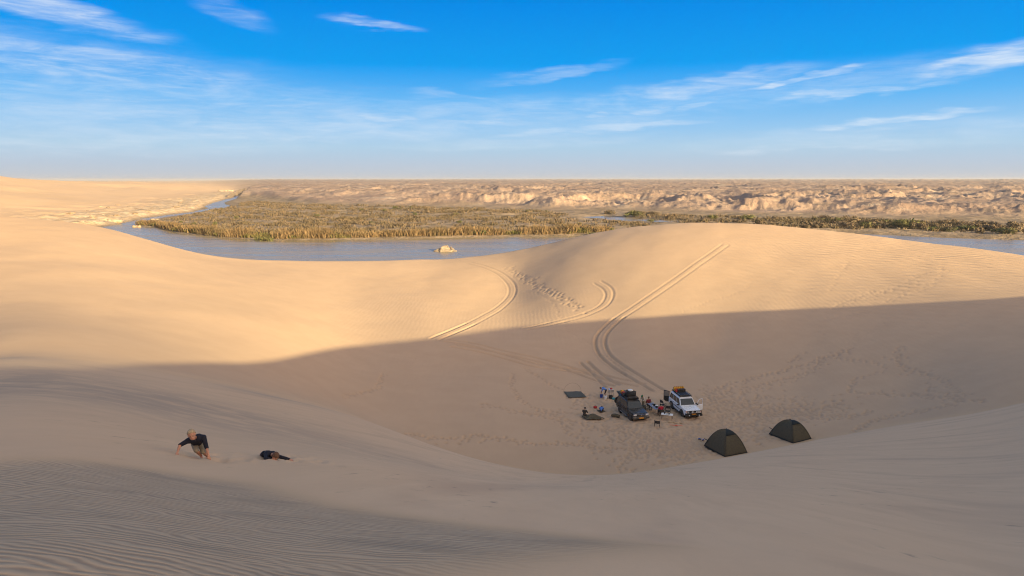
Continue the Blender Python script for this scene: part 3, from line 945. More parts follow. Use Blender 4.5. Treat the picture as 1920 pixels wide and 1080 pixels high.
for i, (px, py, w, h, green, lab, grp) in enumerate(BUSHES):
    p = at_z(px, py, ZW + .5)
    z = gz_at(p[0], p[1])
    t = thing('bush', lab, 'bush', (p[0], p[1], z), rnd.uniform(0, 6), grp)
    c = link(bpy.data.objects.new('crown', crowns[(i % 4) * 2 + (0 if green else 1)]), t)
    c.scale = (w / 1.9, w / 2.4, h / .98)
    s_ = link(bpy.data.objects.new('stem', stems[i % 2]), t)
    s_.scale = (w / 2.4, w / 2.6, h / 1.0)
SHRUB_LABEL = 'small rounded shrub standing on the bare part of the flood plain'
for i, p in enumerate(scatter(ISLAND, 60) if True else []):
    z = gz_at(p[0], p[1])
    if z < ZW + .25:
        continue
    t = thing('shrub', SHRUB_LABEL, 'shrub', (p[0], p[1], z), rnd.uniform(0, 6), 'small shrubs on the flood plain')
    w, h = rnd.uniform(2.2, 4.6), rnd.uniform(1.2, 2.4)
    c = link(bpy.data.objects.new('crown', crowns[(i % 4) * 2 + (0 if i % 3 == 0 else 1)]), t)
    c.scale = (w / 1.9, w / 1.9, h / .98)

for i, p in enumerate(scatter(RTHICK, 44, lambda x, y: .1 + .9 * sstep(fbm(x / 26, y / 15, 3, 33), .46, .58))):
    z = gz_at(p[0], p[1])
    if z < ZW + .2:
        continue
    t = thing('thicket_bush', 'rounded brown bush in the thicket along the far bank behind the dune', 'bush', (p[0], p[1], z), rnd.uniform(0, 6), 'bushes of the far bank thicket')
    w, h = rnd.uniform(4.5, 9), rnd.uniform(2.0, 3.8)
    c = link(bpy.data.objects.new('crown', crowns[(i % 4) * 2 + (0 if i % 4 == 0 else 1)]), t)
    c.scale = (w / 1.9, w / 1.9, h / .98)
M_ROCK = simple_mat('pale_sandstone', (.25, .18, .115), .9, 0, .30, 1.1, .05)
M_ROCKR = simple_mat('river_sandstone', (.235, .18, .13), .9, 0, .35, 1.6, .06)
M_ROCKW = simple_mat('bleached_sandstone', (.34, .265, .18), .9, 0, .22, 1.3, .05)


def rock_mesh(name, seed, flat=.5, mat=None, sub=3, ledge=0.0):
    bm = bmesh.new()
    bmesh.ops.create_icosphere(bm, subdivisions=sub, radius=1)
    g = np.random.default_rng(seed)
    planes = [(Vector(g.normal(0, 1, 3)).normalized(), g.uniform(.55, .9)) for _ in range(16)]
    for v in bm.verts:
        c = v.co.copy()
        for n_, d_ in planes:
            e = c.dot(n_) - d_
            if e > 0:
                c -= n_ * e * .92
        c.z *= flat
        if ledge:
            c.z = c.z * .55 + .45 * round(c.z / ledge) * ledge
        v.co = c + Vector(g.normal(0, .02, 3))
    me = bpy.data.meshes.new(name)
    bm.to_mesh(me)
    bm.free()
    if mat:
        me.materials.append(mat)
    return me


RR_ = [rock_mesh('boulder', 320 + k, .55, M_ROCKR) for k in range(4)]
RK = [rock_mesh('boulder', 300 + k, .55, M_ROCK) for k in range(4)]
RW = [rock_mesh('ledge', 310 + k, .38, M_ROCKW, 3, .16) for k in range(4)]
# the rock in the river: one outcrop made of fused boulders
p = at_z(835, 471, ZW)
t = thing('river_rock', 'cracked tan rock outcrop standing alone in the river', 'rock', (p[0], p[1], ZW - .2))
for i, (dx, dy, sx, sy, sz, rz) in enumerate([(0, 0, 2.6, 1.9, 4.0, .3), (-2.2, .2, 2.0, 1.6, 2.0, 1.1), (2.2, .2, 2.0, 1.6, 3.0, 2.0), (3.3, -.2, 1.2, 1.1, 1.2, .7), (-3.4, -.3, 1.2, 1.0, 1.1, 2.4), (.9, -1.2, 1.9, 1.2, 1.7, 3.0), (-1.0, -1.2, 1.8, 1.1, 1.5, 4.0), (.3, .9, 2.4, 1.3, 4.4, 5.0)]):
    b_ = link(bpy.data.objects.new('boulder', RR_[i % 4]), t)
    b_.location, b_.scale, b_.rotation_euler = (dx * 1.12, dy, .1), (sx * 1.12, sy, sz * 1.3), (0, 0, rz)
ROCKS = [  # px, py, width, height, label
    (292, 413, 7, 1.8, 'flat white slab lying in the river bend'), (256, 425.5, 4.5, 3.0, 'brown boulder at the tip of the reed covered spit'),
    (208, 419, 13, 4.0, 'long white ledge at the left bank nearest the dune edge'), (182, 414, 9, 4.0, 'pale ledge above the white one on the left bank'),
    (363, 441, 2.0, .8, 'small white stone at the reed edge'), (418, 447.5, 1.8, .8, 'single pale stone at the water edge of the bend'),
    (425, 362, 30, 9, 'white cliff patch on the far left bank upstream'), (1460, 424, 6, 1.6, 'pale broken stones below the bushes on the crest skyline')]
for i, (px, py, w, h, lab) in enumerate(ROCKS):
    p = at_z(px, py, ZW + .2)
    z = max(gz_at(p[0], p[1]), ZW - .3)
    t = thing('bank_rock', lab, 'rock', (p[0], p[1], z), 0)
    for k in range(3):
        me = RK[k] if 'brown' in lab else RW[(i + k) % 4]
        b_ = link(bpy.data.objects.new('boulder', me), t)
        b_.location = ((k - 1) * w * .28, rnd.uniform(-.1, .1) * w, 0)
        b_.scale = (w * .33, w * .25, h * rnd.uniform(.8, 1.3))
        b_.rotation_euler = (0, 0, rnd.uniform(-.4, .4))
LBK = np.array([at_z(px, py, ZW)[:2] for px, py in [(200, 421), (235, 415), (270, 406), (320, 400), (360, 395), (386, 387)]])
for i in range(46):
    f = rnd.uniform(0, len(LBK) - 1.001)
    k = int(f)
    q = LBK[k] + (LBK[k + 1] - LBK[k]) * (f - k)
    q = q + np.array([-1, .15]) * abs(rnd.gauss(0, 20)) + np.array([0, rnd.gauss(0, 6)])
    z = gz_at(q[0], q[1])
    if z < ZW:
        continue
    o = bpy.data.objects.new('bank_boulder', (RK if i % 3 else RW)[i % 4])
    COL.objects.link(o)
    w = rnd.uniform(.8, 2.6)
    o.location, o.scale, o.rotation_euler = (q[0], q[1], z - .1), (w * 1.6, w, w * rnd.uniform(.5, .9)), (0, 0, rnd.uniform(0, 6))
    tag(o, 'pale boulder scattered on the rocky left bank of the river', 'boulder', 'boulders on the rocky left bank')

# ------------------------------------------------------------------ mesh builder for made things
class MB:
    def __init__(s):
        s.bm = bmesh.new()

    def _add(s, ret, M):
        bmesh.ops.transform(s.bm, matrix=M, verts=ret)

    def box(s, size, loc, rot=(0, 0, 0)):
        r = bmesh.ops.create_cube(s.bm, size=1)['verts']
        s._add(r, Matrix.Translation(loc) @ Euler(rot).to_matrix().to_4x4() @ Matrix.Diagonal((*size, 1)))
        return s

    def cyl(s, r1, r2, a, b, n=14):
        a, b = Vector(a), Vector(b)
        d = b - a
        v = bmesh.ops.create_cone(s.bm, cap_ends=True, segments=n, radius1=r1, radius2=r2, depth=d.length)['verts']
        s._add(v, Matrix.Translation((a + b) / 2) @ d.to_track_quat('Z', 'Y').to_matrix().to_4x4())
        return s

    def tube(s, pts, r, n=8):
        for a, b in zip(pts[:-1], pts[1:]):
            s.cyl(r, r, a, b, n)
        for p in pts[1:-1]:
            s.ball(p, (r, r, r), 1)
        return s

    def ball(s, loc, rad_, sub=2, rot=(0, 0, 0)):
        v = bmesh.ops.create_icosphere(s.bm, subdivisions=sub, radius=1)['verts']
        s._add(v, Matrix.Translation(loc) @ Euler(rot).to_matrix().to_4x4() @ Matrix.Diagonal((*rad_, 1)))
        return s

    def prism(s, poly, y0, y1):
        """polygon in x-z pushed from y0 to y1"""
        A = [s.bm.verts.new((x, y0, z)) for x, z in poly]
        B = [s.bm.verts.new((x, y1, z)) for x, z in poly]
        n = len(poly)
        s.bm.faces.new(A)
        s.bm.faces.new(B[::-1])
        for i in range(n):
            s.bm.faces.new((A[i], B[i], B[(i + 1) % n], A[(i + 1) % n]))
        return s

    def quad(s, pts, th=.01):
        """thin slab on four corners, thickness along its normal"""
        P = [Vector(p) for p in pts]
        nrm = (P[1] - P[0]).cross(P[3] - P[0]).normalized() * th
        A = [s.bm.verts.new(p) for p in P]
        B = [s.bm.verts.new(p + nrm) for p in P]
        s.bm.faces.new(A[::-1])
        s.bm.faces.new(B)
        for i in range(4):
            s.bm.faces.new((A[i], A[(i + 1) % 4], B[(i + 1) % 4], B[i]))
        return s

    def lathe(s, prof, axis, loc, n=24):
        """(radius, offset along axis) rings"""
        rings = []
        q = Vector(axis).to_track_quat('Z', 'Y').to_matrix()
        for r, h in prof:
            rings.append([s.bm.verts.new(Vector(loc) + q @ Vector((r * math.cos(6.28318 * k / n), r * math.sin(6.28318 * k / n), h))) for k in range(n)])
        for a, b in zip(rings[:-1], rings[1:]):
            for k in range(n):
                s.bm.faces.new((a[k], a[(k + 1) % n], b[(k + 1) % n], b[k]))
        for rg, fl in ((rings[0], True), (rings[-1], False)):
            if (rg[0].co - rg[n // 2].co).length > 1e-3:
                s.bm.faces.new(rg[::-1] if fl else rg)
        return s

    def out(s, name, mat, parent=None, bevel=0.0, smooth=False, label=None):
        bmesh.ops.recalc_face_normals(s.bm, faces=s.bm.faces)
        me = bpy.data.meshes.new(name)
        s.bm.to_mesh(me)
        s.bm.free()
        me.materials.append(mat)
        if smooth:
            me.polygons.foreach_set('use_smooth', np.ones(len(me.polygons), bool))
        o = link(bpy.data.objects.new(name, me), parent)
        if bevel:
            m = o.modifiers.new('bevel', 'BEVEL')
            m.width, m.segments, m.limit_method, m.angle_limit = bevel, 2, 'ANGLE', rad(40)
        if label:
            o['label'] = label
        return o


def lerp(a, b, t):
    return Vector(a) * (1 - t) + Vector(b) * t


def on_quad(Q, u, v):
    return lerp(lerp(Q[0], Q[1], u), lerp(Q[3], Q[2], u), v)


M_BLACK = simple_mat('black_plastic', (.018, .018, .02), .55, dust=.12)
M_RUBBER = simple_mat('tyre_rubber', (.022, .021, .02), .85, bump=.004, dust=.35)
M_ALLOY = simple_mat('alloy_rim', (.52, .52, .53), .35, .8, dust=.1)
M_GLASSD = simple_mat('dark_window_glass', (.045, .045, .042), .05, .25, .05, 3, spec=1.0)
M_LAMP = simple_mat('headlamp_glass', (.75, .76, .78), .08, .25, .05, spec=.9)
M_CHROME = simple_mat('chrome', (.75, .75, .76), .18, 1.0, .03)
M_PLATE = simple_mat('yellow_number_plate', (.80, .33, .02), .5)
M_DARKP = simple_mat('dark_metallic_paint', (.022, .023, .025), .3, .1, .1, 5, spec=.4, dust=.16)
M_GREYP = simple_mat('grey_lower_paint', (.085, .082, .078), .4, .2, .1, 5, dust=.30)
M_WHITEP = simple_mat('white_paint', (.74, .75, .77), .28, 0, .03, 5, spec=.6, dust=.06)
M_AMBER = simple_mat('amber_indicator', (.75, .22, .03), .25)
M_REDL = simple_mat('red_lamp', (.45, .02, .02), .25)
M_STEEL = simple_mat('galvanised_steel', (.35, .35, .35), .4, .8)
M_SEAT = simple_mat('dark_cabin', (.05, .045, .04), .9)


def wheel(parent, x, y, s):
    w = MB().lathe([(.24, -.13), (.33, -.135), (.385, -.115), (.405, -.07), (.405, .07), (.385, .115), (.33, .135), (.24, .13)], (0, s, 0), (x, y, .40), 28)
    for k in range(28):
        a = k * 6.28318 / 28
        w.box((.03, .20, .05), (x + .405 * math.cos(a), y, .40 + .405 * math.sin(a)), (0, -a, 0))
    t = w.out('wheel', M_RUBBER, parent, smooth=False)
    r = MB().lathe([(.245, .06), (.235, .10), (.20, .085), (.19, .05), (.10, .045), (.085, .10), (.0005, .105)], (0, s, 0), (x, y, .40), 20)
    for k in range(6):
        a = k * 1.0472
        r.box((.11, .018, .045), (x + .145 * math.cos(a), y + s * .075, .40 + .145 * math.sin(a)), (0, -a, 0))
    r.out('rim', M_ALLOY, t)
    return t


def four_by_four(name, label, loc, rz, paint, lower, two_tone, bull):
    R = thing(name, label, 'car', loc, rz)
    xf, xr, sill, belt = 1.45, -1.40, .50, 1.17
    arc = lambda cx, r: [(cx + r * math.cos(a), .40 + r * math.sin(a)) for a in np.linspace(math.asin(max((sill - .40) / r, 0)), math.pi - math.asin((sill - .40) / r), 12)]
    prof = [(2.38, .52), (2.42, .66), (2.42, .92), (2.37, 1.04), (2.25, 1.075), (1.55, 1.13), (1.05, 1.165), (.95, belt), (-2.24, belt), (-2.33, 1.10), (-2.36, .95), (-2.36, .62), (-2.28, sill)]
    prof += arc(xr, .49)[::-1] + [(xr + .6, sill - .06), (xf - .6, sill - .06)] + arc(xf, .49)[::-1] + [(2.1, sill)]
    b = MB().prism(prof, -.91, .91)
    for v in b.bm.verts:
        if v.co.x > 2.0:
            v.co.y *= 1 - .10 * (v.co.x - 2.0) / .42
        if v.co.z > 1.0:
            v.co.y *= .985
    body = b.out('body', paint, R, bevel=.045)
    # wheel wells, underside
    MB().box((4.3, 1.55, .30), (0, 0, .62)).out('underbody', M_BLACK, R)
    for x, y, s in ((xf, .79, 1), (xf, -.79, -1), (xr, .79, 1), (xr, -.79, -1)):
        wheel(R, x, y, s)
        fl = MB()
        for a0, a1 in zip(np.linspace(.2, math.pi - .2, 10)[:-1], np.linspace(.2, math.pi - .2, 10)[1:]):
            am = (a0 + a1) / 2
            fl.box((.20, .07, .06), (x + .51 * math.cos(am), s * .925, .40 + .51 * math.sin(am)), (0, math.pi / 2 - am, 0))
        fl.out('wheel_arch', lower, R)
    # cabin
    B0 = [(.98, .885, belt), (-2.22, .885, belt)]
    T0 = [(.30, .72, 1.80), (-2.10, .74, 1.80)]
    g_ = MB()
    lo = [(.98, -.885), (.98, .885), (-2.25, .885), (-2.25, -.885)]
    mi = [(.30, -.735), (.30, .735), (-2.13, .755), (-2.13, -.755)]
    hi = [(.16, -.64), (.16, .64), (-2.06, .66), (-2.06, -.66)]
    rings = [[g_.bm.verts.new((x, y, z)) for x, y in ring] for ring, z in ((lo, belt - .03), (mi, 1.79), (hi, 1.87))]
    for a, c in zip(rings[:-1], rings[1:]):
        for k in range(4):
            g_.bm.faces.new((a[k], a[(k + 1) % 4], c[(k + 1) % 4], c[k]))
    g_.bm.faces.new(rings[-1])
    g_.bm.faces.new(rings[0][::-1])
    g_.out('cabin', paint, R, bevel=.035)
    def pane(name, Q, u0, u1, v0, v1, parent=R):
        pts = [on_quad(Q, u0, v0), on_quad(Q, u1, v0), on_quad(Q, u1, v1), on_quad(Q, u0, v1)]
        return MB().quad(pts, .012).out(name, M_GLASSD, parent)
    z0, z1 = belt - .03, 1.79
    left = [(.98, .885, z0), (-2.25, .885, z0), (-2.13, .755, z1), (.30, .735, z1)]
    right = [(-2.25, -.885, z0), (.98, -.885, z0), (.30, -.735, z1), (-2.13, -.755, z1)]
    front = [(.98, -.885, z0), (.98, .885, z0), (.30, .735, z1), (.30, -.735, z1)]
    back = [(-2.25, .885, z0), (-2.25, -.885, z0), (-2.13, -.755, z1), (-2.13, .755, z1)]
    pane('windscreen', front, .05, .95, .10, .93)
    for Q, sgn in ((left, 1), (right, -1)):
        spans = [(.05, .345), (.375, .64), (.67, .96)]
        if sgn < 0:
            spans = [(1 - d, 1 - c) for c, d in spans]
        for c, d in spans:
            pane('side_window', Q, c, d, .12, .90)
        # doors below the belt line with handles and a rubbing strip
        for x0, x1 in ((.92, -.02), (-.05, -.98)):
            dr = MB().box((abs(x1 - x0) - .02, .02, .58), ((x0 + x1) / 2, sgn * .912, .84)).out('door', paint if not two_tone else paint, R, bevel=.008)
            MB().box((.16, .03, .035), (x1 + .14, sgn * .932, 1.03)).out('handle', M_BLACK, dr)
        if two_tone:
            MB().box((1.76, .03, .26), (.03, sgn * .925, .60)).out('side_cladding', lower, R, bevel=.01)
            MB().box((.30, .03, .26), (-2.12, sgn * .915, .66)).out('side_cladding', lower, R, bevel=.01)
        else:
            MB().box((1.80, .03, .07), (.0, sgn * .93, .78)).out('rubbing_strip', lower, R)
        MB().box((1.75, .20, .05), (.02, sgn * .93, .42)).out('running_board', M_STEEL if two_tone else M_BLACK, R, bevel=.01)
        mr = MB().box((.10, .20, .16), (.72, sgn * 1.06, 1.24)).box((.05, .14, .04), (.76, sgn * .93, 1.20)).out('wing_mirror', M_BLACK, R, bevel=.02)
    # bonnet, grille, lamps, bumper, plate
    MB().prism([(1.02, 1.170), (1.55, 1.145), (2.20, 1.092), (2.33, 1.055), (2.33, 1.02), (1.02, 1.10)], -.78, .78).out('bonnet', paint, R, bevel=.02)
    MB().box((.05, .98, .15), (2.425, 0, .955)).out('grille', M_BLACK, R, bevel=.01)
    MB().box((.02, .98, .025), (2.455, 0, 1.02)).box((.02, .98, .02), (2.455, 0, .885)).out('grille_trim', M_CHROME if two_tone else M_BLACK, R)
    e_ = MB().lathe([(.055, 0), (.055, .012), (.0005, .014)], (1, 0, 0), (2.452, 0, .955), 16).out('emblem', M_CHROME, R)
    for s in (-1, 1):
        h_ = MB().box((.06, .26, .17), (2.40, s * .635, .955)).out('headlight', M_LAMP, R, bevel=.015)
        MB().box((.10, .07, .15), (2.36, s * .80, .955)).out('indicator', M_AMBER if not two_tone else M_LAMP, R, bevel=.01)
        MB().box((.05, .14, .30), (-2.365, s * .78, .88)).out('tail_light', M_REDL, R, bevel=.01)
    MB().box((.22, 1.84, .26), (2.42, 0, .66)).out('front_bumper', lower if two_tone else M_BLACK, R, bevel=.05)
    MB().box((.18, 1.80, .20), (-2.42, 0, .62)).out('rear_bumper', lower if two_tone else M_BLACK, R, bevel=.04)
    MB().box((.012, .50, .115), (2.54, 0 if two_tone else .0, .66 if two_tone else .72)).out('number_plate', M_PLATE, R)
    pane('rear_window', back, .10, .90, .14, .88)
    MB().tube([(.9, -.15, 1.19), (.55, -.45, 1.57)], .008).tube([(.9, .35, 1.19), (.55, .08, 1.57)], .008).out('wiper', M_BLACK, R)
    # roof rack: rails, cross bars, feet
    rk = MB()
    ln0, ln1 = (.22, -2.05)
    for y in (-.66, .66):
        rk.tube([(ln0, y, 1.99), (ln1, y, 1.99)], .018)
        rk.tube([(ln0, y, 2.08), (ln1, y, 2.08)], .016)
        for x in np.linspace(ln0, ln1, 5):
            rk.tube([(x, y * .97, 1.82), (x, y, 2.08)], .014)
    for x in np.linspace(ln0, ln1, 9):
        rk.tube([(x, -.66, 1.97), (x, .66, 1.97)], .014)
    rk.tube([(ln0, -.66, 2.08), (ln0, .66, 2.08)], .016).tube([(ln1, -.66, 2.08), (ln1, .66, 2.08)], .016)
    rk.box((2.2, 1.28, .02), (-.92, 0, 1.965))
    rk.out('roof_rack', M_BLACK, R)
    return R


def car_spot(px, py, turn):
    """front axle middle at a photograph pixel; turned from facing the camera towards the right"""
    f = ground(px, py)
    az = math.atan2(f.x, f.y)
    head = math.pi + az - rad(turn)                      # compass heading of the bonnet
    d = Vector((math.sin(head), math.cos(head), 0))
    c = Vector((f.x, f.y, 0)) - d * 1.45
    rz = math.atan2(d.y, d.x)
    rear = Vector((c.x, c.y, 0)) - d * 1.40
    zf, zr = gz_at(f.x, f.y), gz_at(rear.x, rear.y)
    return Vector((c.x, c.y, min(zf, zr) - .05)), rz


loc1, rz1 = car_spot(1195, 785, 24)
dark = four_by_four('parked_car', 'dark grey off-road car with black bags heaped on its roof rack', loc1, rz1, M_DARKP, M_GREYP, True, False)
loc2, rz2 = car_spot(1293, 780, 24)
white = four_by_four('parked_car', 'white off-road car with yellow jerrycans on the roof and open doors', loc2, rz2, M_WHITEP, M_BLACK, False, True)


def local(o_loc, o_rz, x, y, z):
    c, s = math.cos(o_rz), math.sin(o_rz)
    return Vector((o_loc.x + x * c - y * s, o_loc.y + x * s + y * c, o_loc.z + z))


# white car: bull bar, spot lamps, open rear barn door, open front door on the picture's right
bb = MB()
for y in (-.78, .78):
    bb.tube([(2.56, y, .55), (2.62, y, .80), (2.60, y, 1.10)], .035)
bb.tube([(2.60, -.78, 1.10), (2.63, 0, 1.12), (2.60, .78, 1.10)], .035)
bb.tube([(2.63, -.78, .86), (2.65, .78, .86)], .03)
for y in (-.36, .36):
    bb.tube([(2.60, y, .62), (2.64, y, 1.10)], .03)
bb.box((.14, 1.86, .16), (2.55, 0, .60))
bb.out('bull_bar', M_BLACK, white)
for y in (-.24, .24):
    l_ = MB().lathe([(.0005, -.06), (.07, -.05), (.105, 0), (.105, .03)], (1, 0, 0), (2.66, y, 1.00), 18).out('spot_lamp', M_BLACK, white)
    MB().lathe([(.098, .031), (.06, .045), (.0005, .05)], (1, 0, 0), (2.66, y, 1.00), 18).out('lens', M_LAMP, l_)
for y in (-.55, .55):
    MB().lathe([(.06, 0), (.06, .03), (.0005, .04)], (1, 0, 0), (2.62, y, .62), 14).out('fog_lamp', M_LAMP, white)
M_PANE = simple_mat('dusty_glass', (.30, .25, .20), .15, 0, .1, 3, spec=.9)
rd = MB()
hx, hy = -2.30, -.86                                   # hinge on the picture-left rear corner
ax = Vector((-.62, -.55, 0)).normalized()
nrm_ = Vector((-ax.y, ax.x, 0))
def dpt(u, z):
    return Vector((hx, hy, 0)) + ax * u + Vector((0, 0, z))
for u0, u1, za, zb in ((0, .70, .66, 1.16), (0, .07, 1.16, 1.80), (.63, .70, 1.16, 1.80), (.07, .63, 1.73, 1.80)):
    rd.quad([dpt(u0, za), dpt(u1, za), dpt(u1, zb), dpt(u0, zb)], .05)
rdo = rd.out('rear_door', M_BLACK, white, label='rear barn door swung open')
MB().quad([p + nrm_ * .02 for p in (dpt(.075, 1.165), dpt(.625, 1.165), dpt(.625, 1.725), dpt(.075, 1.725))], .012).out('pane', M_PANE, rdo)
MB().lathe([(.26, 0), (.34, .02), (.37, .07), (.37, .13), (.34, .18), (.26, .20), (.10, .16), (.0005, .16)], tuple(-nrm_), tuple(dpt(.35, .86)), 22).out('spare_wheel', M_RUBBER, rdo)
fd = MB()
hx, hy = .93, .92
ax = Vector((-.30, .95, 0)).normalized()
for u0, u1, za, zb in ((0, .92, .52, 1.16),):
    fd.quad([dpt(u0, za), dpt(u1, za), dpt(u1, zb), dpt(u0, zb)], .07)
fdo = fd.out('front_door', M_WHITEP, white, bevel=.015, label='front door standing open')
MB().tube([dpt(.04, 1.16), dpt(.42, 1.74), dpt(.88, 1.76), dpt(.90, 1.16)], .022).out('window_frame', M_WHITEP, fdo)
MB().box((.10, .18, .15), tuple(dpt(.14, 1.24) + Vector((.10, 0, 0)))).out('mirror', M_BLACK, fdo, bevel=.02)
MB().box((.22, .60, .06), (.1, 0, 1.30)).out('dashboard', M_BLACK, white)

# dark car: lifted upper tailgate, open lower tailgate, spare on the back
tg = MB()
tg.quad([(-2.16, .74, 1.84), (-2.16, -.74, 1.84), (-2.86, -.70, 2.02), (-2.86, .70, 2.02)], .05)
tgo = tg.out('upper_tailgate', M_DARKP, dark, bevel=.012, label='upper tailgate lifted level with the roof')
MB().quad([(-2.28, .60, 1.925), (-2.28, -.60, 1.925), (-2.74, -.58, 2.043), (-2.74, .58, 2.043)], .012).out('pane', M_GLASSD, tgo)
MB().box((.55, 1.50, .05), (-2.66, 0, .80)).out('lower_tailgate', M_GREYP, dark, bevel=.01, label='lower tailgate folded down')
MB().lathe([(.24, -.10), (.36, -.10), (.39, -.06), (.39, .06), (.36, .10), (.24, .10)], (1, 0, .1), (-2.62, -.62, .98), 24).out('spare_wheel', M_RUBBER, dark)
for y in (-.62, .62):
    MB().tube([(-2.2, y, 1.45), (-2.55, y, 1.93)], .012).out('gas_strut', M_STEEL, dark)

# ------------------------------------------------------------------ load on the roofs
M_JERRY = simple_mat('yellow_jerrycan', (.72, .34, .02), .5, dust=.1)
M_BAG = simple_mat('black_canvas_bag', (.02, .02, .021), .85, bump=.01, dust=.1)
M_REDC = simple_mat('red_canvas', (.42, .035, .03), .8, bump=.006)
M_SOLAR = simple_mat('blue_black_solar_cells', (.02, .021, .028), .55, 0, .1, 30, spec=.25)
M_OLIVE = simple_mat('olive_canvas', (.088, .072, .045), .9, 0, .16, 6, .006)
M_OLIVE2 = simple_mat('dark_olive_groundsheet', (.075, .075, .062), .9, 0, .2, 5, .01)
M_MESH = simple_mat('black_mesh', (.012, .018, .02), .8)
M_WHITE = simple_mat('white_plastic', (.72, .72, .70), .45)
M_BLUE = simple_mat('blue_plastic', (.03, .07, .30), .4)
M_TEAL = simple_mat('teal_plastic', (.05, .30, .36), .5)
M_WOOD = simple_mat('pale_plank', (.52, .37, .22), .8, 0, .2, 9)
M_ORANGE = simple_mat('orange_webbing', (.85, .09, .03), .7)
M_TABLE = simple_mat('blue_grey_table_top', (.20, .22, .30), .4)
M_SILVER = simple_mat('aluminium', (.55, .55, .56), .35, .8)
M_GREENC = simple_mat('green_cloth', (.03, .20, .09), .85)


def jerrycan_mesh():
    b = MB().box((.17, .36, .40), (0, 0, .20))
    b2 = b.out('can_body', M_JERRY, None, bevel=.03)
    return b2


def on_car(loc, rz, x, y, z, name, label, cat, turn=0.0, group=None):
    return thing(name, label, cat, local(loc, rz, x, y, z), rz + turn, group)


JER = [(-1.98, -.46, 0, 'leftmost upright yellow jerrycan on the white roof rack'), (-1.98, -.22, 0, 'second yellow jerrycan from the left on the white roof rack'), (-1.98, .02, 0, 'third yellow jerrycan from the left on the white roof rack'),
       (-1.98, .26, 0, 'fourth yellow jerrycan from the left on the white roof rack'), (-1.98, .50, 0, 'rightmost yellow jerrycan on the white roof rack')]
for x, y, tn, lab in JER:
    t = on_car(loc2, rz2, x + .16, y, 1.98, 'jerrycan', lab, 'jerrycan', math.pi / 2, 'jerrycans on the white roof rack')
    MB().box((.20, .36, .42), (0, 0, .22)).out('can_body', M_JERRY, t, bevel=.035)
    MB().tube([(0, -.12, .43), (0, -.12, .48), (0, .08, .48), (0, .08, .43)], .016).out('handle', M_JERRY, t)
    MB().cyl(.035, .035, (0, .14, .42), (0, .14, .47)).out('cap', M_BLACK, t)
    MB().box((.212, .03, .432), (0, .02, .22)).out('strap', M_BLACK, t)
t = on_car(loc2, rz2, -.55, .0, 1.98, 'solar_panel', 'flat dark solar panel lying on the front of the white roof rack', 'solar panel')
MB().box((1.15, 1.14, .05), (0, 0, .035)).out('frame', M_SILVER, t)
for i in range(4):
    for j in range(2):
        MB().box((.265, .52, .012), (-.42 + i * .28, -.27 + j * .54, .068)).out('solar_cell', M_SOLAR, t)
t = on_car(loc2, rz2, -1.25, -.50, 1.98, 'gas_bottle', 'small red gas bottle beside the solar panel on the white car', 'gas bottle')
MB().lathe([(.10, 0), (.13, .03), (.13, .24), (.10, .30), (.03, .33), (.03, .38), (.0005, .38)], (0, 0, 1), (0, 0, 0), 18).out('bottle_body', M_REDC, t, smooth=True)
MB().lathe([(.09, .34), (.09, .40), (.085, .40)], (0, 0, 1), (0, 0, 0), 14).out('collar', M_REDC, t)
t = on_car(loc2, rz2, -1.35, .12, 1.98, 'storage_box', 'low black storage box behind the solar panel', 'box')
MB().box((.34, .90, .28), (0, 0, .15)).out('box_body', M_BAG, t, bevel=.03)
MB().box((.36, .92, .05), (0, 0, .30)).out('lid', M_BLACK, t, bevel=.015)


def soft_bag(parent, size, mat, seed, name='bag_body'):
    bm = bmesh.new()
    bmesh.ops.create_icosphere(bm, subdivisions=3, radius=1)
    g = np.random.default_rng(seed)
    k = g.normal(0, 1, (5, 3))
    for v in bm.verts:
        c = v.co
        f = Vector([math.copysign(abs(q) ** .55, q) for q in c])
        f *= 1 + .05 * sum(math.sin(4 * c.dot(Vector(q))) for q in k) / 2
        v.co = Vector((f.x * size[0] / 2, f.y * size[1] / 2, (f.z + 1) * size[2] / 2))
    b = MB()
    b.bm.free()
    b.bm = bm
    return b.out(name, mat, parent, smooth=True)


for i, (x, y, z, sx, sy, sz, mat, lab, name, cat) in enumerate([
        (-.72, .12, 1.98, .95, 1.05, .62, M_BAG, 'big black bag standing in the middle of the dark car roof rack', 'roof_bag', 'bag'),
        (-.02, 0.0, 1.98, .42, 1.2, .20, M_BAG, 'flat black roll across the front of the dark car roof rack', 'roof_bag', 'bag'),
        (-1.55, -.38, 1.98, .50, .42, .34, M_REDC, 'red bag on the left edge of the dark car roof rack', 'roof_bag', 'bag'),
        (-1.95, -.40, 1.98, .30, .36, .40, M_JERRY, 'yellow bag at the left rear of the dark car roof', 'roof_bag', 'bag'),
        (-1.70, .35, 1.98, .70, .60, .44, M_OLIVE, 'olive duffel at the right rear of the dark car roof', 'roof_bag', 'bag'),
        (-1.28, -.42, 1.98, .34, .36, .30, M_OLIVE2, 'small grey green bag behind the big black one', 'roof_bag', 'bag')]):
    t = on_car(loc1, rz1, x, y, z, name, lab, cat)
    soft_bag(t, (sx, sy, sz), mat, 40 + i)
    MB().box((.04, sy * 1.02, sz * .98), (sx * .18, 0, sz * .5)).out('strap', M_BLACK, t, bevel=.01)
t = on_car(loc1, rz1, -.85, .10, 2.585, 'white_sack', 'white folded sack on top of the big black roof bag', 'sack')
soft_bag(t, (.55, .50, .14), M_WHITE, 77)

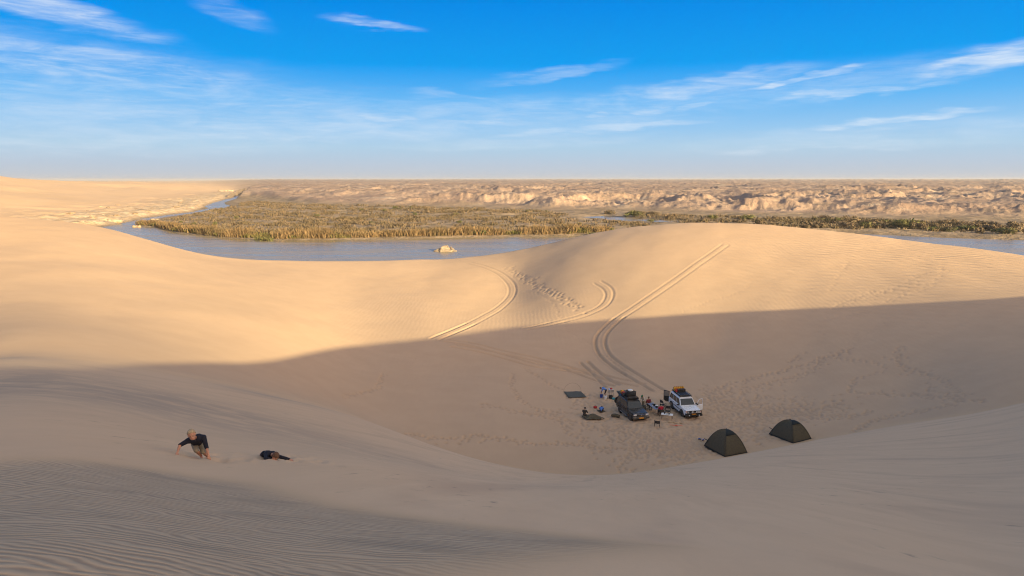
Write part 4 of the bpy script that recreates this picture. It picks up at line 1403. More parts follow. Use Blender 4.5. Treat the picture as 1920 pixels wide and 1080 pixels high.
# ------------------------------------------------------------------ tents
def dome_tent(label, corners, apex_h, group):
    """corner pixels (left, front, right); square floor, two crossing bowed poles"""
    L, Fr, Rt = [ground(*c) for c in corners]
    bk = L + Rt - Fr
    mid = (L + Rt) / 2
    z0 = min(L.z, Fr.z, Rt.z)
    t = thing('dome_tent', label, 'tent', (mid.x, mid.y, z0), 0, group)
    cs = [Vector((c.x - mid.x, c.y - mid.y, gz_at(c.x, c.y) - z0)) for c in (L, Fr, Rt, bk)]
    n = 12
    def arch(c, s):                                      # s 0 at the peg, 1 at the top
        k = 1 - s ** 1.22
        return Vector((c.x * k, c.y * k, c.z * k + apex_h * (1 - k ** 2.15)))
    for k in range(4):
        A, B = cs[k], cs[(k + 1) % 4]
        V, Fs = [], []
        m = 8
        for i in range(n + 1):
            for j in range(m + 1):
                p, q = arch(A, i / n), arch(B, i / n)
                w = p.lerp(q, j / m)
                sag = math.sin(math.pi * j / m) * math.sin(math.pi * min(i / n, 1)) * .06
                w = w * (1 - sag * .5)
                V.append((w.x, w.y, max(w.z, .0)))
        for i in range(n):
            for j in range(m):
                a = i * (m + 1) + j
                Fs.append((a, a + 1, a + m + 2, a + m + 1))
        o = from_np('side_panel', V, Fs, M_OLIVE, t, True)
        so = o.modifiers.new('thick', 'SOLIDIFY')
        so.thickness = .012
        pl = [arch(A, i / n) * 1.006 + Vector((0, 0, .01)) for i in range(n + 1)]
        MB().tube(pl, .016, 6).out('pole', M_BLACK, t)
        MB().tube([A + Vector((0, 0, .05)), B + Vector((0, 0, .05))], .03, 6).out('hem', M_MESH, t)
    # mesh window near the top of the picture-right panel
    A, B = cs[1], cs[2]
    V, Fs = [], []
    for i in range(5):
        s = .60 + .40 * i / 4 * .97
        for j in range(7):
            w = arch(A, s).lerp(arch(B, s), .04 + .92 * j / 6) * 1.012
            V.append((w.x, w.y, w.z + .015))
    for i in range(4):
        for j in range(6):
            a = i * 7 + j
            Fs.append((a, a + 1, a + 8, a + 7))
    o = from_np('mesh_window', V, Fs, M_MESH, t, True)
    o.modifiers.new('thick', 'SOLIDIFY').thickness = .008
    # vent hood on the left shoulder
    s0 = arch(cs[0], .22)
    MB().quad([s0 * 1.0 + Vector((0, .18, 0)), s0 * 1.0 + Vector((0, -.18, 0)), s0 * 1.12 + Vector((-.10, -.16, .06)), s0 * 1.12 + Vector((-.10, .16, .06))], .02).out('vent_flap', M_MESH, t)
    MB().ball((0, 0, apex_h + .03), (.06, .06, .05), 2).out('top_cap', M_BLACK, t)
    return t


dome_tent('dark olive dome tent nearer the camera, left of the two', [(1320, 836), (1359, 857), (1401, 849)], 1.98, None)
dome_tent('dark olive dome tent on the right at the foot of the slope', [(1442, 814), (1487, 831.5), (1521, 823)], 1.92, None)

# ------------------------------------------------------------------ camp furniture
def camp_chair(name, label, p, rz, tall=.86, mat=M_BAG, group=None):
    t = thing(name, label, 'chair', p, rz, group)
    MB().box((.44, .48, .03), (0, 0, .44)).out('seat', mat, t, bevel=.01)
    MB().box((.03, .48, .30), (-.23, 0, tall - .17)).out('backrest', mat, t, bevel=.01)
    for y in (-.26, .26):
        MB().tube([(-.24, y, tall), (-.22, y, .42), (-.20, y, 0)], .014).out('leg', M_BLACK, t)
        MB().tube([(.22, y, .64), (.21, y, 0)], .014).out('leg', M_BLACK, t)
        MB().box((.50, .05, .025), (0, y, .65)).out('armrest', M_BLACK, t, bevel=.008)
        MB().tube([(-.20, y, .06), (.21, y, .42)], .011).out('brace', M_BLACK, t)
    MB().tube([(.20, -.26, .05), (.20, .26, .40)], .011).tube([(.20, .26, .05), (.20, -.26, .40)], .011).out('cross_brace', M_BLACK, t)
    return t


def table(name, label, p, rz, lx, ly, h, mat, legm):
    t = thing(name, label, 'table', p, rz)
    MB().box((lx, ly, .035), (0, 0, h)).out('tabletop', mat, t, bevel=.01)
    for sx in (-1, 1):
        for sy in (-1, 1):
            MB().tube([(sx * (lx / 2 - .10), sy * (ly / 2 - .06), h - .02), (sx * (lx / 2 - .06), sy * (ly / 2 - .03), 0)], .014).out('leg', legm, t)
        MB().tube([(sx * (lx / 2 - .08), -(ly / 2 - .05), .2), (sx * (lx / 2 - .08), ly / 2 - .05, .2)], .011).out('stretcher', legm, t)
    return t


def spot(px, py):
    return ground(px, py)


face_cam = lambda p: math.atan2(-p.y, -p.x)             # turn so that local +x looks at the camera
pt = spot(1226, 773)
rz_t = rz1 + .0
table('camp_table', 'long blue grey camp table between the two cars', pt, rz_t, 2.1, .72, .70, M_TABLE, M_BLACK)
def on_table(p, rz, x, y, z):
    return local(p, rz, x, y, z)
for i, (x, y, kind, lab) in enumerate([(.55, .05, 'pot', 'dark cooking pot at the near end of the blue grey table'), (.25, .18, 'box', 'silver box standing on the blue grey table'), (-.15, .10, 'pot', 'small dark pan in the middle of the blue grey table'), (.02, -.20, 'cup', 'pale cup on the left side of the blue grey table'), (-.55, .12, 'box', 'grey lunch box at the far end of the blue grey table')]):
    q = on_table(pt, rz_t, x, y, .718)
    if kind == 'pot':
        t = thing('cooking_pot', lab, 'pot', q, .4 * i)
        MB().lathe([(.10, 0), (.13, .02), (.13, .14), (.135, .15), (.12, .15), (.118, .03), (.0005, .03)], (0, 0, 1), (0, 0, 0), 18).out('pot_body', M_BAG, t)
        MB().tube([(.13, 0, .11), (.30, 0, .13)], .012).out('handle', M_BLACK, t)
    elif kind == 'box':
        t = thing('food_box', lab, 'box', q, .3 * i)
        MB().box((.30, .20, .13), (0, 0, .065)).out('box_body', M_SILVER if i < 3 else M_STEEL, t, bevel=.015)
        MB().box((.31, .21, .03), (0, 0, .145)).out('lid', M_WHITE if i < 3 else M_STEEL, t, bevel=.008)
    else:
        t = thing('cup', lab, 'cup', q)
        MB().lathe([(.035, 0), (.045, .10), (.04, .10), (.03, .012), (.0005, .012)], (0, 0, 1), (0, 0, 0), 14).out('cup_body', M_WHITE, t)
        MB().tube([(.042, 0, .08), (.075, 0, .07), (.07, 0, .03), (.038, 0, .02)], .007, 6).out('handle', M_WHITE, t)
pw = spot(1250.5, 786)
rzw = face_cam(pw) + rad(84)
table('camp_table', 'low white folding table in front of the blue grey one', pw, rzw, 1.22, .62, .55, M_WHITE, M_BLACK)
for i, (x, y, sx, sy, sz, mat, lab, nm) in enumerate([(-.10, .05, .34, .26, .05, M_BAG, 'black gas stove on the low white table', 'camp_stove'), (.25, .0, .10, .10, .26, M_BAG, 'black lantern standing on the low white table', 'lantern'), (-.05, -.20, .16, .16, .14, M_WHITE, 'white mug tin at the back of the low white table', 'tin')]):
    q = local(pw, rzw, -x, y, .568)
    t = thing(nm, lab, nm.replace('_', ' '), q, rzw)
    MB().box((sx, sy, sz), (0, 0, sz / 2)).out('body', mat, t, bevel=.01)
    MB().lathe([(.05, sz), (.05, sz + .03), (.0005, sz + .05)], (0, 0, 1), (0, 0, 0), 14).out('cap' if i else 'burner', M_STEEL, t)
ph = spot(1232, 800)
camp_chair('folding_chair', 'empty low folding chair standing alone in front of the dark car', ph, rz1 + rad(150), .72)
p_c1 = spot(1243, 766)
camp_chair('folding_chair', 'empty tall backed chair on the right side of the blue grey table', p_c1, rz1 + rad(100), 1.02)
p_c2 = spot(1252, 778)
camp_chair('folding_chair', 'empty tall backed chair behind the low white table', p_c2, face_cam(p_c2) + rad(180), 1.12)

p = spot(1265.5, 792.5)
t = thing('plank', 'pale wooden plank lying on the sand below the white table', 'plank', p, face_cam(p) + rad(90))
MB().box((1.55, .14, .05), (0, 0, .03)).out('board', M_WOOD, t, bevel=.01)
p = spot(1268, 798)
t = thing('strap', 'bright orange strap lying on the sand in front of the plank', 'strap', p, face_cam(p) + rad(92))
sb = MB()
pp = [(-.65 + .1 * k, .06 * math.sin(k * 1.3), .02) for k in range(14)]
for a, b_ in zip(pp[:-1], pp[1:]):
    m_ = (Vector(a) + Vector(b_)) / 2
    d_ = Vector(b_) - Vector(a)
    sb.box((d_.length * 1.1, .06, .012), tuple(m_), (0, 0, math.atan2(d_.y, d_.x)))
sb.out('webbing', M_ORANGE, t)
MB().box((.18, .14, .05), (0, 0, .04)).out('buckle', M_ORANGE, t, bevel=.01)


def draped(name, label, cat, px_corners, mat, seed, bumpy=.05, n=14, lift=.02, peak=None):
    C = [ground(*c) for c in px_corners]
    c0 = sum(C, Vector()) / len(C)
    V, Fs = [], []
    for i in range(n + 1):
        for j in range(n + 1):
            p = C[0].lerp(C[1], j / n).lerp(C[3].lerp(C[2], j / n), i / n)
            V.append([p.x, p.y, 0])
    V = np.array(V)
    z = height(V[:, 0], V[:, 1]) + lift + bumpy * fbm(V[:, 0] * 2.2, V[:, 1] * 2.2, 4, seed) + (bumpy * 2 * ridged(V[:, 0] * 1.1, V[:, 1] * 1.1, 3, seed + 3) ** 3)
    if peak:
        q = ground(*peak[:2])
        z += peak[2] * np.exp(-((V[:, 0] - q.x) ** 2 + (V[:, 1] - q.y) ** 2) / peak[3] ** 2)
    V[:, 2] = z
    V -= np.array(c0)
    for i in range(n):
        for j in range(n):
            a = i * (n + 1) + j
            Fs.append((a, a + 1, a + n + 2, a + n + 1))
    o = from_np(name, V, Fs, mat, None, True)
    o.location = c0
    o.modifiers.new('thick', 'SOLIDIFY').thickness = .015
    return tag(o, label, cat)


draped('ground_sheet', 'flat grey green ground sheet spread on the sand left of the cars', 'ground sheet', [(1057, 735), (1089, 734.5), (1100, 745.5), (1066, 746.5)], M_OLIVE2, 5, .04)
draped('tent_canvas', 'crumpled dark olive tent canvas beside the kneeling person', 'canvas', [(1090, 782), (1112, 779), (1134, 787.5), (1100, 788.5)], M_OLIVE, 8, .12, 16, .03, (1111, 783, .28, .5))
draped('sleeping_mat', 'small dark mat under the crouching person in blue', 'mat', [(1118, 770), (1128, 769), (1136, 772), (1126, 774.5)], M_OLIVE, 9, .05)
# tent pole bow left of the sheet
pa, pb = ground(1057, 735), ground(1090, 735)
t = thing('tent_pole', 'thin bowed tent pole arching behind the grey green ground sheet', 'tent pole', (pa + pb) / 2)
M_POLE = simple_mat('tan_pole', (.26, .19, .14), .6)
MB().tube([((pa - pb) * .5 * math.cos(a) + Vector((0, 0, 1.15 * math.sin(a)))) for a in np.linspace(0, math.pi, 15)], .009, 6).out('pole', M_POLE, t)
for k, (px, py, sz, mat, lab) in enumerate([(1154, 782, (.95, .42, .32), M_OLIVE, 'long brown green roll bag left of the dark car front wheel'), (1116, 765.5, (.42, .30, .26), M_REDC, 'small dark red bag lying between the two kneeling people'),
                                            (1162, 748, (.5, .6, .4), M_BAG, 'black crate bag at the rear of the dark car'), (1206.5, 769, (.55, .85, .55), M_OLIVE2, 'brown grey bag on the sand beside the dark car bonnet')]):
    p = spot(px, py)
    t = thing('bag', lab, 'bag', p, face_cam(p) + rad(75))
    soft_bag(t, sz, mat, 60 + k)
    MB().tube([(-sz[0] * .2, 0, sz[2] * .95), (-sz[0] * .1, 0, sz[2] * 1.15), (sz[0] * .1, 0, sz[2] * 1.15), (sz[0] * .2, 0, sz[2] * .95)], .018, 6).out('handle', M_BLACK, t)


def bucket(name, label, px, py, r, h, mat, handle=True):
    p = spot(px, py)
    t = thing(name, label, 'bucket', p)
    MB().lathe([(r * .8, 0), (r, h), (r * 1.06, h), (r * 1.06, h + .02), (r * .94, h + .02), (r * .75, .02), (.0005, .02)], (0, 0, 1), (0, 0, 0), 20).out('bucket_body', mat, t)
    MB().tube([(r * math.cos(a), .04, h + r * .75 * math.sin(a)) for a in np.linspace(0, math.pi, 9)], .008, 6).out('handle', M_STEEL, t)


bucket('bucket', 'deep blue bucket under the hands of the bending person', 1127.5, 745, .20, .30, M_BLUE)
bucket('bucket', 'white bucket at the feet of the bending person', 1135, 748, .19, .34, M_WHITE)
bucket('bucket', 'black tub behind the rear of the dark car', 1145, 747, .26, .30, M_BAG)
bucket('bucket', 'teal basin on the sand beside the black tub', 1150.5, 748.5, .20, .12, M_TEAL)
p = spot(1145, 743)
t = thing('camp_kitchen_box', 'white kitchen box on legs beside the bending person', 'box', p, rz1)
MB().box((.55, .55, .34), (0, 0, .72)).out('box_body', M_SILVER, t, bevel=.02)
for sx in (-.22, .22):
    for sy in (-.22, .22):
        MB().tube([(sx, sy, .56), (sx * 1.15, sy * 1.15, 0)], .014).out('leg', M_BLACK, t)
MB().box((.30, .22, .12), (0, .05, .95)).out('tray', M_REDC, t, bevel=.02)
for k, (px, py, lab) in enumerate([(1312, 824, 'left of two small blue shoes beside the nearer tent'), (1318.5, 825.5, 'right of two small blue shoes beside the nearer tent')]):
    p = spot(px, py)
    t = thing('shoe', lab, 'shoe', p, k * .9)
    MB().box((.30, .12, .04), (0, 0, .02)).out('sole', M_BLACK, t, bevel=.015)
    MB().ball((-.04, 0, .07), (.13, .06, .07), 2).ball((.09, 0, .05), (.08, .055, .05), 2).out('upper', M_BLUE, t, smooth=True)

# ------------------------------------------------------------------ people
M_SKIN = simple_mat('skin', (.44, .225, .15), .6, 0, .08)
M_SKIND = simple_mat('tanned_skin', (.30, .165, .11), .6, 0, .08)
M_NAVY = simple_mat('navy_cloth', (.008, .010, .022), .85, 0, .15, 20, .004)
M_KHAKI = simple_mat('khaki_cloth', (.24, .20, .14), .9, 0, .15, 20, .004)
M_BLOND = simple_mat('blond_hair', (.34, .26, .155), .7, 0, .3, 60, .004)
M_BROWN = simple_mat('brown_hair', (.11, .055, .03), .7, 0, .3, 60, .004)
M_DARKH = simple_mat('dark_hair', (.018, .013, .011), .7, 0, .2, 60)
M_EYE = simple_mat('dark_eye', (.03, .025, .02), .2)
M_LIP = simple_mat('lip', (.38, .13, .11), .5)
M_SKYBLUE = simple_mat('bright_blue_cloth', (.075, .19, .55), .85, 0, .12, 20)
M_RED = simple_mat('red_cloth', (.36, .012, .03), .85, 0, .12, 20)
M_DKRED = simple_mat('dark_red_cloth', (.16, .02, .03), .85, 0, .15, 20)
M_BEIGE = simple_mat('beige_cloth', (.52, .47, .40), .85, 0, .1, 20)
M_DARKC = simple_mat('dark_brown_cloth', (.045, .038, .033), .9, 0, .15, 20)


def figure(label, loc, rz, J, mats, H=1.72, voxel=.012, hair='short', cap=None, sleeve=.55, leg=1.0, face=True):
    """J: joints in local metres (x forward, y left, z up). One continuous skin, clothes and hair as children."""
    V = lambda k: Vector(J[k])
    k = H / 1.72
    R = thing('person', label, 'person', loc, rz)
    hd, nk, ch, pv = V('head'), V('neck'), V('chest'), V('pelvis')
    look = Vector(J.get('look', (1, 0, 0))).normalized()
    bones = []                                            # (a, ra, b, rb, tag)
    def bone(a, ra, b, rb, tg):
        bones.append((Vector(a), ra, Vector(b), rb, tg))
    cs = J.get('child', 1.0)
    upv = (ch - pv).normalized()
    side = (V('lsho') - V('rsho')).normalized()
    bone(pv - side * .075 * k, .105 * k, pv + side * .075 * k, .105 * k, 'hip')
    bone(pv, .125 * k, pv.lerp(ch, .5), .115 * k, 'torso')
    for s_ in (-1, 1):
        bone(pv.lerp(ch, .45) + side * s_ * .05 * k, .105 * k, ch + side * s_ * .075 * k, .118 * k, 'torso')
        sh = V('lsho' if s_ > 0 else 'rsho')
        bone(ch + side * s_ * .06 * k, .11 * k, sh, .068 * k, 'torso')
        n_ = 'l' if s_ > 0 else 'r'
        el, wr = V(n_ + 'elb'), V(n_ + 'wri')
        bone(sh, .060 * k, sh.lerp(el, .5), .053 * k, 'uarm')
        bone(sh.lerp(el, .5), .053 * k, el, .043 * k, 'uarm2')
        bone(el, .042 * k, el.lerp(wr, .35), .043 * k, 'farm')
        bone(el.lerp(wr, .35), .043 * k, wr, .027 * k, 'farm')
        # hand: palm, four unequal fingers with a knuckle bend, thumb from the side
        d = (wr - el).normalized()
        hdir = Vector(J.get(n_ + 'hand', d)).normalized()
        pn = Vector(J.get(n_ + 'palm', (0, 0, -1)))
        pn = (pn - hdir * pn.dot(hdir)).normalized()
        lat = hdir.cross(pn).normalized() * (1 if s_ > 0 else -1)
        hk = k * (1.08 if cs < 1 else 1.0)
        pc = wr + hdir * .075 * hk
        for q in (-.026, -.009, .009, .026):
            bone(wr + lat * q * .6 * hk + hdir * .01, .017 * hk, pc + lat * q * hk, .014 * hk, 'hand')
        for q, ln in ((-.030, .066), (-.010, .080), (.010, .074), (.030, .056)):
            f0 = pc + lat * q * hk
            f1 = f0 + (hdir * .9 + pn * .25 + lat * q * 2.0).normalized() * ln * .55 * hk
            f2 = f1 + (hdir * .65 + pn * .75).normalized() * ln * .5 * hk
            bone(f0, .0105 * hk, f1, .0095 * hk, 'hand')
            bone(f1, .0095 * hk, f2, .0080 * hk, 'hand')
        t0 = wr + hdir * .03 * hk - lat * .024 * hk
        t1 = t0 + (hdir * .7 - lat * .75 + pn * .2).normalized() * .042 * hk
        bone(t0, .014 * hk, t1, .011 * hk, 'hand')
        bone(t1, .011 * hk, t1 + (hdir * .9 + pn * .35).normalized() * .034 * hk, .009 * hk, 'hand')
        hp, kn, an = pv + side * s_ * .085 * k, V(n_ + 'kne'), V(n_ + 'ank')
        bone(hp, .088 * k, hp.lerp(kn, .5), .076 * k, 'thigh')
        bone(hp.lerp(kn, .5), .076 * k, kn, .056 * k, 'thigh2')
        bone(kn, .054 * k, kn.lerp(an, .35), .056 * k, 'shin')
        bone(kn.lerp(an, .35), .056 * k, an, .036 * k, 'shin')
        fd = Vector(J.get(n_ + 'toe', (1, 0, 0))).normalized()
        bone(an - fd * .04 * k + Vector((0, 0, -.03 * k)), .034 * k, an + fd * .09 * k + Vector((0, 0, -.045 * k)), .032 * k, 'foot')
        bone(an + fd * .09 * k + Vector((0, 0, -.045 * k)), .032 * k, an + fd * .16 * k + Vector((0, 0, -.05 * k)), .024 * k, 'foot')
    bone(ch.lerp(nk, .6), .062 * k, hd - (hd - nk).normalized() * .05 * k, .052 * k, 'neck')
    hs = J.get('headscale', 1.0) * k
    up = (hd - nk).normalized()
    up = (up - look * up.dot(look)).normalized()
    lat_h = up.cross(look)
    m = MB()
    for a, ra, b, rb, tg in bones:
        m.ball(a, (ra, ra, ra), 2)
        m.ball(b, (rb, rb, rb), 2)
        if (b - a).length > 1e-4:
            m.cyl(ra, rb, a, b, 12)
    Rm = Matrix((look, lat_h, up)).transposed().to_euler()
    m.ball(hd + up * .025 * hs - look * .012 * hs, (.098 * hs, .078 * hs, .095 * hs), 3, Rm)          # cranium
    m.ball(hd - up * .045 * hs + look * .028 * hs, (.062 * hs, .058 * hs, .075 * hs), 3, Rm)         # jaw
    m.ball(hd - up * .018 * hs + look * .092 * hs, (.020 * hs, .015 * hs, .024 * hs), 2, Rm)         # nose
    for s_ in (-1, 1):
        m.ball(hd + lat_h * s_ * .080 * hs - up * .005 * hs, (.020 * hs, .010 * hs, .030 * hs), 2, Rm)
    body = m.out('body', mats['skin'], None, smooth=True)
    rm = body.modifiers.new('remesh', 'REMESH')
    rm.mode, rm.voxel_size = 'VOXEL', voxel
    sm = body.modifiers.new('smooth', 'SMOOTH')
    sm.factor, sm.iterations = .5, 2
    dg = bpy.context.evaluated_depsgraph_get()
    me = bpy.data.meshes.new_from_object(body.evaluated_get(dg))
    bpy.data.objects.remove(body)
    me.name = 'body'
    me.materials.clear()
    me.materials.append(mats['skin'])
    nV = len(me.vertices)
    co = np.empty(nV * 3, np.float32); me.vertices.foreach_get('co', co); co = co.reshape(-1, 3)
    no = np.empty(nV * 3, np.float32); me.vertices.foreach_get('normal', no); no = no.reshape(-1, 3)
    best = np.full(nV, 1e9); lab = np.full(nV, -1)
    for i, (a, ra, b, rb, tg) in enumerate(bones):
        A, B = np.array(a), np.array(b)
        e = B - A
        t = np.clip(((co - A) @ e) / max(e @ e, 1e-9), 0, 1)
        dd = np.linalg.norm(co - A - t[:, None] * e, axis=1) - (ra + (rb - ra) * t)
        u = dd < best
        best[u] = dd[u]; lab[u] = i
    tags = np.array([b[4] for b in bones])[lab]
    hl = (co - np.array(hd)) @ np.stack([np.array(look), np.array(lat_h), np.array(up)], 1)
    is_head = np.linalg.norm(hl / (np.array([.13, .11, .14]) * hs), axis=1) < 1
    me.polygons.foreach_set('use_smooth', np.ones(len(me.polygons), bool))
    link(bpy.data.objects.new('body', me), R)
    polys = [tuple(p.vertices) for p in me.polygons]
    def shell(name, mask, off, mat, rough=0.0):
        fs = [f for f in polys if all(mask[i] for i in f)]
        if not fs:
            return
        used = sorted({i for f in fs for i in f})
        mp = {i: j for j, i in enumerate(used)}
        P = co[used] + no[used] * off
        if rough:
            P = P + no[used] * (rough * (fbm(P[:, 0] * 60 + P[:, 2] * 37, P[:, 1] * 60, 2, 5) - .3))[:, None]
        o = from_np(name, P, [tuple(mp[i] for i in f) for f in fs], mat, R, True)
        so = o.modifiers.new('thick', 'SOLIDIFY')
        so.thickness, so.offset = off * .7, -1
        return o
    shirt = np.isin(tags, ['torso', 'uarm'] + (['uarm2'] if sleeve > .5 else []) + (['farm'] if sleeve > .9 else [])) & ~is_head
    shell('shirt', shirt, .014 * k, mats['shirt'])
    trousers = np.isin(tags, ['hip', 'thigh'] + (['thigh2'] if leg > .4 else []) + (['shin'] if leg > .8 else []))
    shell('shorts' if leg < .8 else 'trousers', trousers, .016 * k, mats['legs'])
    if mats.get('shoe'):
        shell('shoes', tags == 'foot', .008 * k, mats['shoe'])
    hair_m = is_head & ((hl[:, 2] > (.045 * hs + .9 * np.maximum(hl[:, 0] - .02 * hs, -.06) )) | ((hl[:, 0] < -.035 * hs) & (hl[:, 2] > -.055 * hs)))
    shell('hair', hair_m, .014 * hs, mats['hair'], .012)
    if cap:
        c_ = MB()
        c_.ball(hd + up * .055 * hs - look * .01 * hs, (.118 * hs, .10 * hs, .075 * hs), 3, Rm)
        c_.quad([hd + up * .065 * hs + look * .08 * hs + lat_h * .075 * hs, hd + up * .065 * hs + look * .08 * hs - lat_h * .075 * hs, hd + up * .05 * hs + look * .20 * hs - lat_h * .06 * hs, hd + up * .05 * hs + look * .20 * hs + lat_h * .06 * hs], .01)
        c_.out('cap', cap, R, smooth=False)
    if face:
        for s_ in (-1, 1):
            MB().ball(hd + look * .080 * hs + lat_h * s_ * .031 * hs + up * .008 * hs, (.008 * hs, .013 * hs, .008 * hs), 2, Rm).out('eye', M_EYE, R, smooth=True)
            MB().ball(hd + look * .084 * hs + lat_h * s_ * .031 * hs + up * .026 * hs, (.006 * hs, .018 * hs, .005 * hs), 2, Rm).out('eyebrow', mats['hair'], R, smooth=True)
        MB().ball(hd + look * .086 * hs - up * .058 * hs, (.008 * hs, .024 * hs, .007 * hs), 2, Rm).out('mouth', M_LIP, R, smooth=True)
    return R


def facing(p, turn=0.0):
    """local +x towards the camera, then turned (degrees, + to the person's left)"""
    return math.atan2(-p.y, -p.x) + rad(turn)


# boy climbing the slope on hands and feet, looking at the camera: local x towards camera, y = picture right
g0 = ground(371, 858)
rzb = facing(g0)
def slope_z(p, rz, x, y):
    q = local(p, rz, x, y, 0)
    return gz_at(q.x, q.y) - p.z
S = lambda x, y: slope_z(g0, rzb, x, y)
J = dict(pelvis=(-.24, .02, S(-.24, .02) + .27), chest=(.0, -.01, S(0, 0) + .38), neck=(.09, -.06, S(.09, 0) + .44), head=(.17, -.075, S(.17, 0) + .475),
         lsho=(.02, .125, S(.02, 0) + .385), rsho=(.04, -.155, S(.04, 0) + .36), lelb=(.07, .165, S(.07, .16) + .21), lwri=(.13, .185, S(.13, .18) + .085),
         relb=(.12, -.285, S(.12, -.28) + .20), rwri=(.20, -.335, S(.20, -.33) + .055), lkne=(-.02, .10, S(-.02, .1) + .13), rkne=(.02, -.02, S(.02, 0) + .15),
         lank=(-.20, .165, S(-.2, .16) + .035), rank=(-.17, .06, S(-.17, .06) + .035), look=(.93, -.03, -.22), lhand=(.5, .1, -.6), rhand=(.55, -.25, -.25), lpalm=(-.3, 0, -1), rpalm=(0, 0, -1),
         ltoe=(.8, .25, .2), rtoe=(.8, .1, .2), child=.7, headscale=1.24)
figure('blond boy in navy shirt and khaki shorts climbing the slope on all fours', g0, rzb, J, dict(skin=M_SKIN, shirt=M_NAVY, legs=M_KHAKI, hair=M_BLOND), 1.12, .0075, sleeve=.6, leg=.5).scale = (.82, .82, .82)

# boy lying on the slope, head towards the camera
g1 = ground(514, 862)
rzb1 = facing(g1, 0)
S = lambda x, y: slope_z(g1, rzb1, x, y)
J = dict(pelvis=(-.42, -.16, S(-.42, -.16) + .09), chest=(-.14, -.07, S(-.14, -.07) + .115), neck=(.0, .0, S(0, 0) + .11), head=(.08, .035, S(.08, .03) + .085),
         lsho=(-.05, .07, S(-.05, .07) + .085), rsho=(-.09, -.15, S(-.09, -.15) + .10), lelb=(.0, .20, S(0, .2) + .06), lwri=(.03, .335, S(.03, .33) + .03),
         relb=(.07, -.19, S(.07, -.19) + .03), rwri=(.12, -.05, S(.12, -.05) + .025), lkne=(-.72, -.14, S(-.72, -.14) + .05), rkne=(-.70, -.26, S(-.7, -.26) + .05),
         lank=(-1.0, -.14, S(-1, -.14) + .04), rank=(-.98, -.30, S(-.98, -.3) + .04), look=(.55, .15, -.75), lpalm=(0, 0, -1), rpalm=(0, 0, -1), ltoe=(-1, 0, 0), rtoe=(-1, 0, 0), child=.7, headscale=1.26)
figure('brown haired boy in navy shirt lying face down in the sand', g1, rzb1, J, dict(skin=M_SKIN, shirt=M_NAVY, legs=M_NAVY, hair=M_BROWN), 1.15, .0075, sleeve=1.0, leg=.6).scale = (.74, .74, .74)

adult = dict(skin=M_SKIND, hair=M_DARKH, shoe=M_BLACK)
# bending over the buckets, seen from the side facing picture left
p = ground(1134.5, 745)
J = dict(pelvis=(-.10, 0, .92), chest=(.26, 0, 1.14), neck=(.44, 0, 1.14), head=(.56, 0, 1.10), lsho=(.32, .18, 1.08), rsho=(.32, -.18, 1.08), lelb=(.38, .20, .80), relb=(.40, -.20, .80),
         lwri=(.46, .14, .56), rwri=(.48, -.14, .56), lkne=(.04, .11, .50), rkne=(.02, -.13, .50), lank=(-.02, .12, .08), rank=(-.06, -.15, .08), look=(.6, 0, -.8))
figure('person in a blue shirt bending over buckets behind the dark car', p, facing(p, -88), J, {**adult, 'shirt': M_SKYBLUE, 'legs': M_DARKC}, 1.72, .013, sleeve=.6, leg=.5)
# kneeling at the canvas, back to the camera
p = ground(1096, 781)
J = dict(pelvis=(-.06, 0, .26), chest=(.05, 0, .62), neck=(.10, 0, .78), head=(.15, 0, .90), lsho=(.06, .20, .66), rsho=(.06, -.20, .66), lelb=(.20, .26, .44), relb=(.20, -.26, .44),
         lwri=(.42, .18, .34), rwri=(.42, -.18, .34), lkne=(.30, .15, .10), rkne=(.30, -.15, .10), lank=(-.10, .14, .08), rank=(-.10, -.14, .08), look=(.9, 0, -.4), ltoe=(-1, 0, 0), rtoe=(-1, 0, 0))
figure('person in dark clothes kneeling at the left end of the tent canvas', p, facing(p, 165), J, {**adult, 'shirt': M_DARKC, 'legs': M_DARKC}, 1.72, .013, sleeve=1.0)
# crouching on the mat, blue back up
p = ground(1127.5, 772)
J = dict(pelvis=(-.12, 0, .22), chest=(.12, 0, .42), neck=(.28, 0, .46), head=(.38, 0, .44), lsho=(.16, .17, .42), rsho=(.16, -.17, .42), lelb=(.30, .22, .22), relb=(.30, -.22, .22),
         lwri=(.46, .14, .12), rwri=(.46, -.14, .12), lkne=(.22, .14, .09), rkne=(.22, -.14, .09), lank=(-.14, .13, .07), rank=(-.14, -.13, .07), look=(.7, 0, -.7), ltoe=(-1, 0, 0), rtoe=(-1, 0, 0))
figure('person with a bright blue back crouching on the small dark mat', p, facing(p, 175), J, {**adult, 'shirt': M_SKYBLUE, 'legs': M_DARKC}, 1.6, .013, sleeve=.6)


def seated(z=.50):
    return dict(pelvis=(-.06, 0, z + .07), chest=(-.05, 0, z + .46), neck=(-.02, 0, z + .63), head=(.02, 0, z + .78), lsho=(-.05, .19, z + .50), rsho=(-.05, -.19, z + .50), lelb=(.08, .25, z + .26), relb=(.08, -.25, z + .26),
                lwri=(.30, .16, z + .24), rwri=(.30, -.16, z + .24), lkne=(.42, .12, z + .05), rkne=(.42, -.12, z + .05), lank=(.44, .13, .08), rank=(.44, -.13, .08), look=(1, 0, -.15))


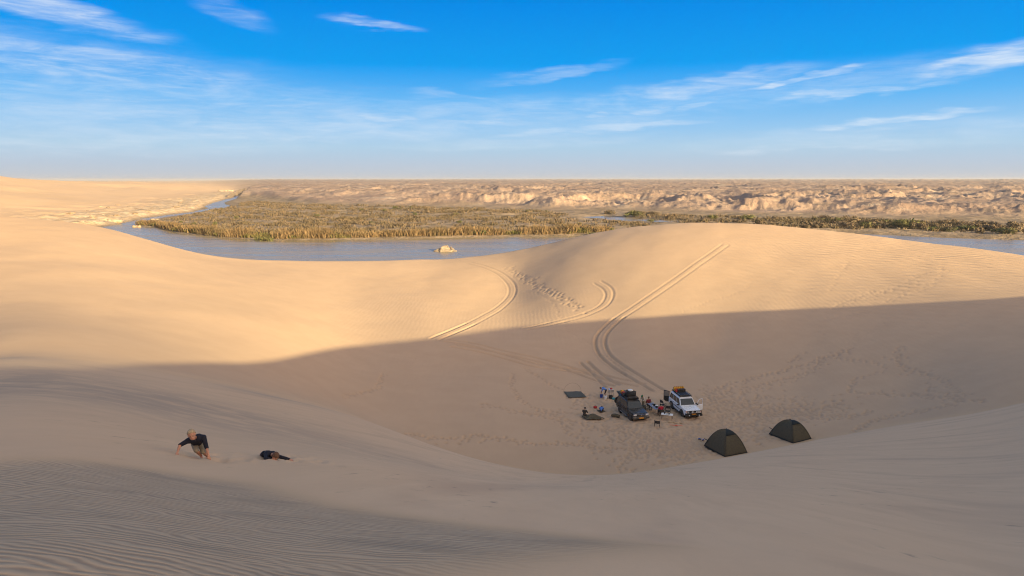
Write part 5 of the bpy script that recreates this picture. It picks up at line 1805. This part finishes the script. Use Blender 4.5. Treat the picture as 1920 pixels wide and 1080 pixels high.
head_t = local(pt, rz_t, -1.42, 0.0, 0)
zc = gz_at(head_t.x, head_t.y)
camp_chair('folding_chair', 'chair of the dark red shirted person at the far table end', Vector((head_t.x, head_t.y, zc)), rz_t, .86)
figure('person in a dark red shirt seated at the far end of the table', Vector((head_t.x, head_t.y, zc)), rz_t, seated(), {**adult, 'shirt': M_DKRED, 'legs': M_DARKC}, 1.7, .013, sleeve=.6)
near_t = local(pt, rz_t, 1.38, .18, 0)
zc = gz_at(near_t.x, near_t.y)
camp_chair('folding_chair', 'chair of the person in bright red at the near table end', Vector((near_t.x, near_t.y, zc)), rz_t + math.pi, .80)
J = seated(.50)
J.update(chest=(.05, 0, .92), neck=(.12, 0, 1.07), head=(.20, 0, 1.18), lsho=(.05, .22, .95), rsho=(.05, -.22, .95))
figure('person in a bright red shirt seated with back turned at the near table end', Vector((near_t.x, near_t.y, zc)), rz_t + math.pi, J, {**adult, 'shirt': M_RED, 'legs': M_DARKC}, 1.78, .013, sleeve=.6)
p = ground(1206, 766)
J = dict(pelvis=(0, 0, .94), chest=(.08, 0, 1.26), neck=(.16, 0, 1.42), head=(.24, 0, 1.50), lsho=(.10, .19, 1.30), rsho=(.10, -.19, 1.30), lelb=(.20, .26, 1.06), relb=(.22, -.24, 1.06),
         lwri=(.42, .16, 1.00), rwri=(.42, -.14, 1.00), lkne=(.06, .11, .50), rkne=(.04, -.11, .50), lank=(0, .12, .08), rank=(-.04, -.12, .08), look=(.8, 0, -.6))
figure('person in a green cap and pale shirt standing beside the dark car', p, facing(p, -35), J, {**adult, 'shirt': M_BEIGE, 'legs': M_KHAKI}, 1.75, .013, cap=M_GREENC, sleeve=1.0)

# ------------------------------------------------------------------ the air
HAZE = bpy.data.materials.new('thin_dust_haze')
HAZE.use_nodes = True
hn = HAZE.node_tree
hn.nodes.remove(hn.nodes['Principled BSDF'])
pv_ = hn.nodes.new('ShaderNodeVolumePrincipled')
pv_.inputs['Color'].default_value = (.62, .63, .66, 1)
pv_.inputs['Density'].default_value = .00007
pv_.inputs['Anisotropy'].default_value = .1
hn.links.new(pv_.outputs[0], [n for n in hn.nodes if n.type == 'OUTPUT_MATERIAL'][0].inputs['Volume'])
zlo, zhi = float(verts[:, 2].min()) - 1, float(verts[:, 2].max()) + .6
hb = MB().box((49000, 49000, zhi - zlo), (0, 0, (zlo + zhi) / 2)).out('haze', HAZE)
hb['kind'] = 'stuff'
hb['label'] = 'thin pale dust haze over the desert'
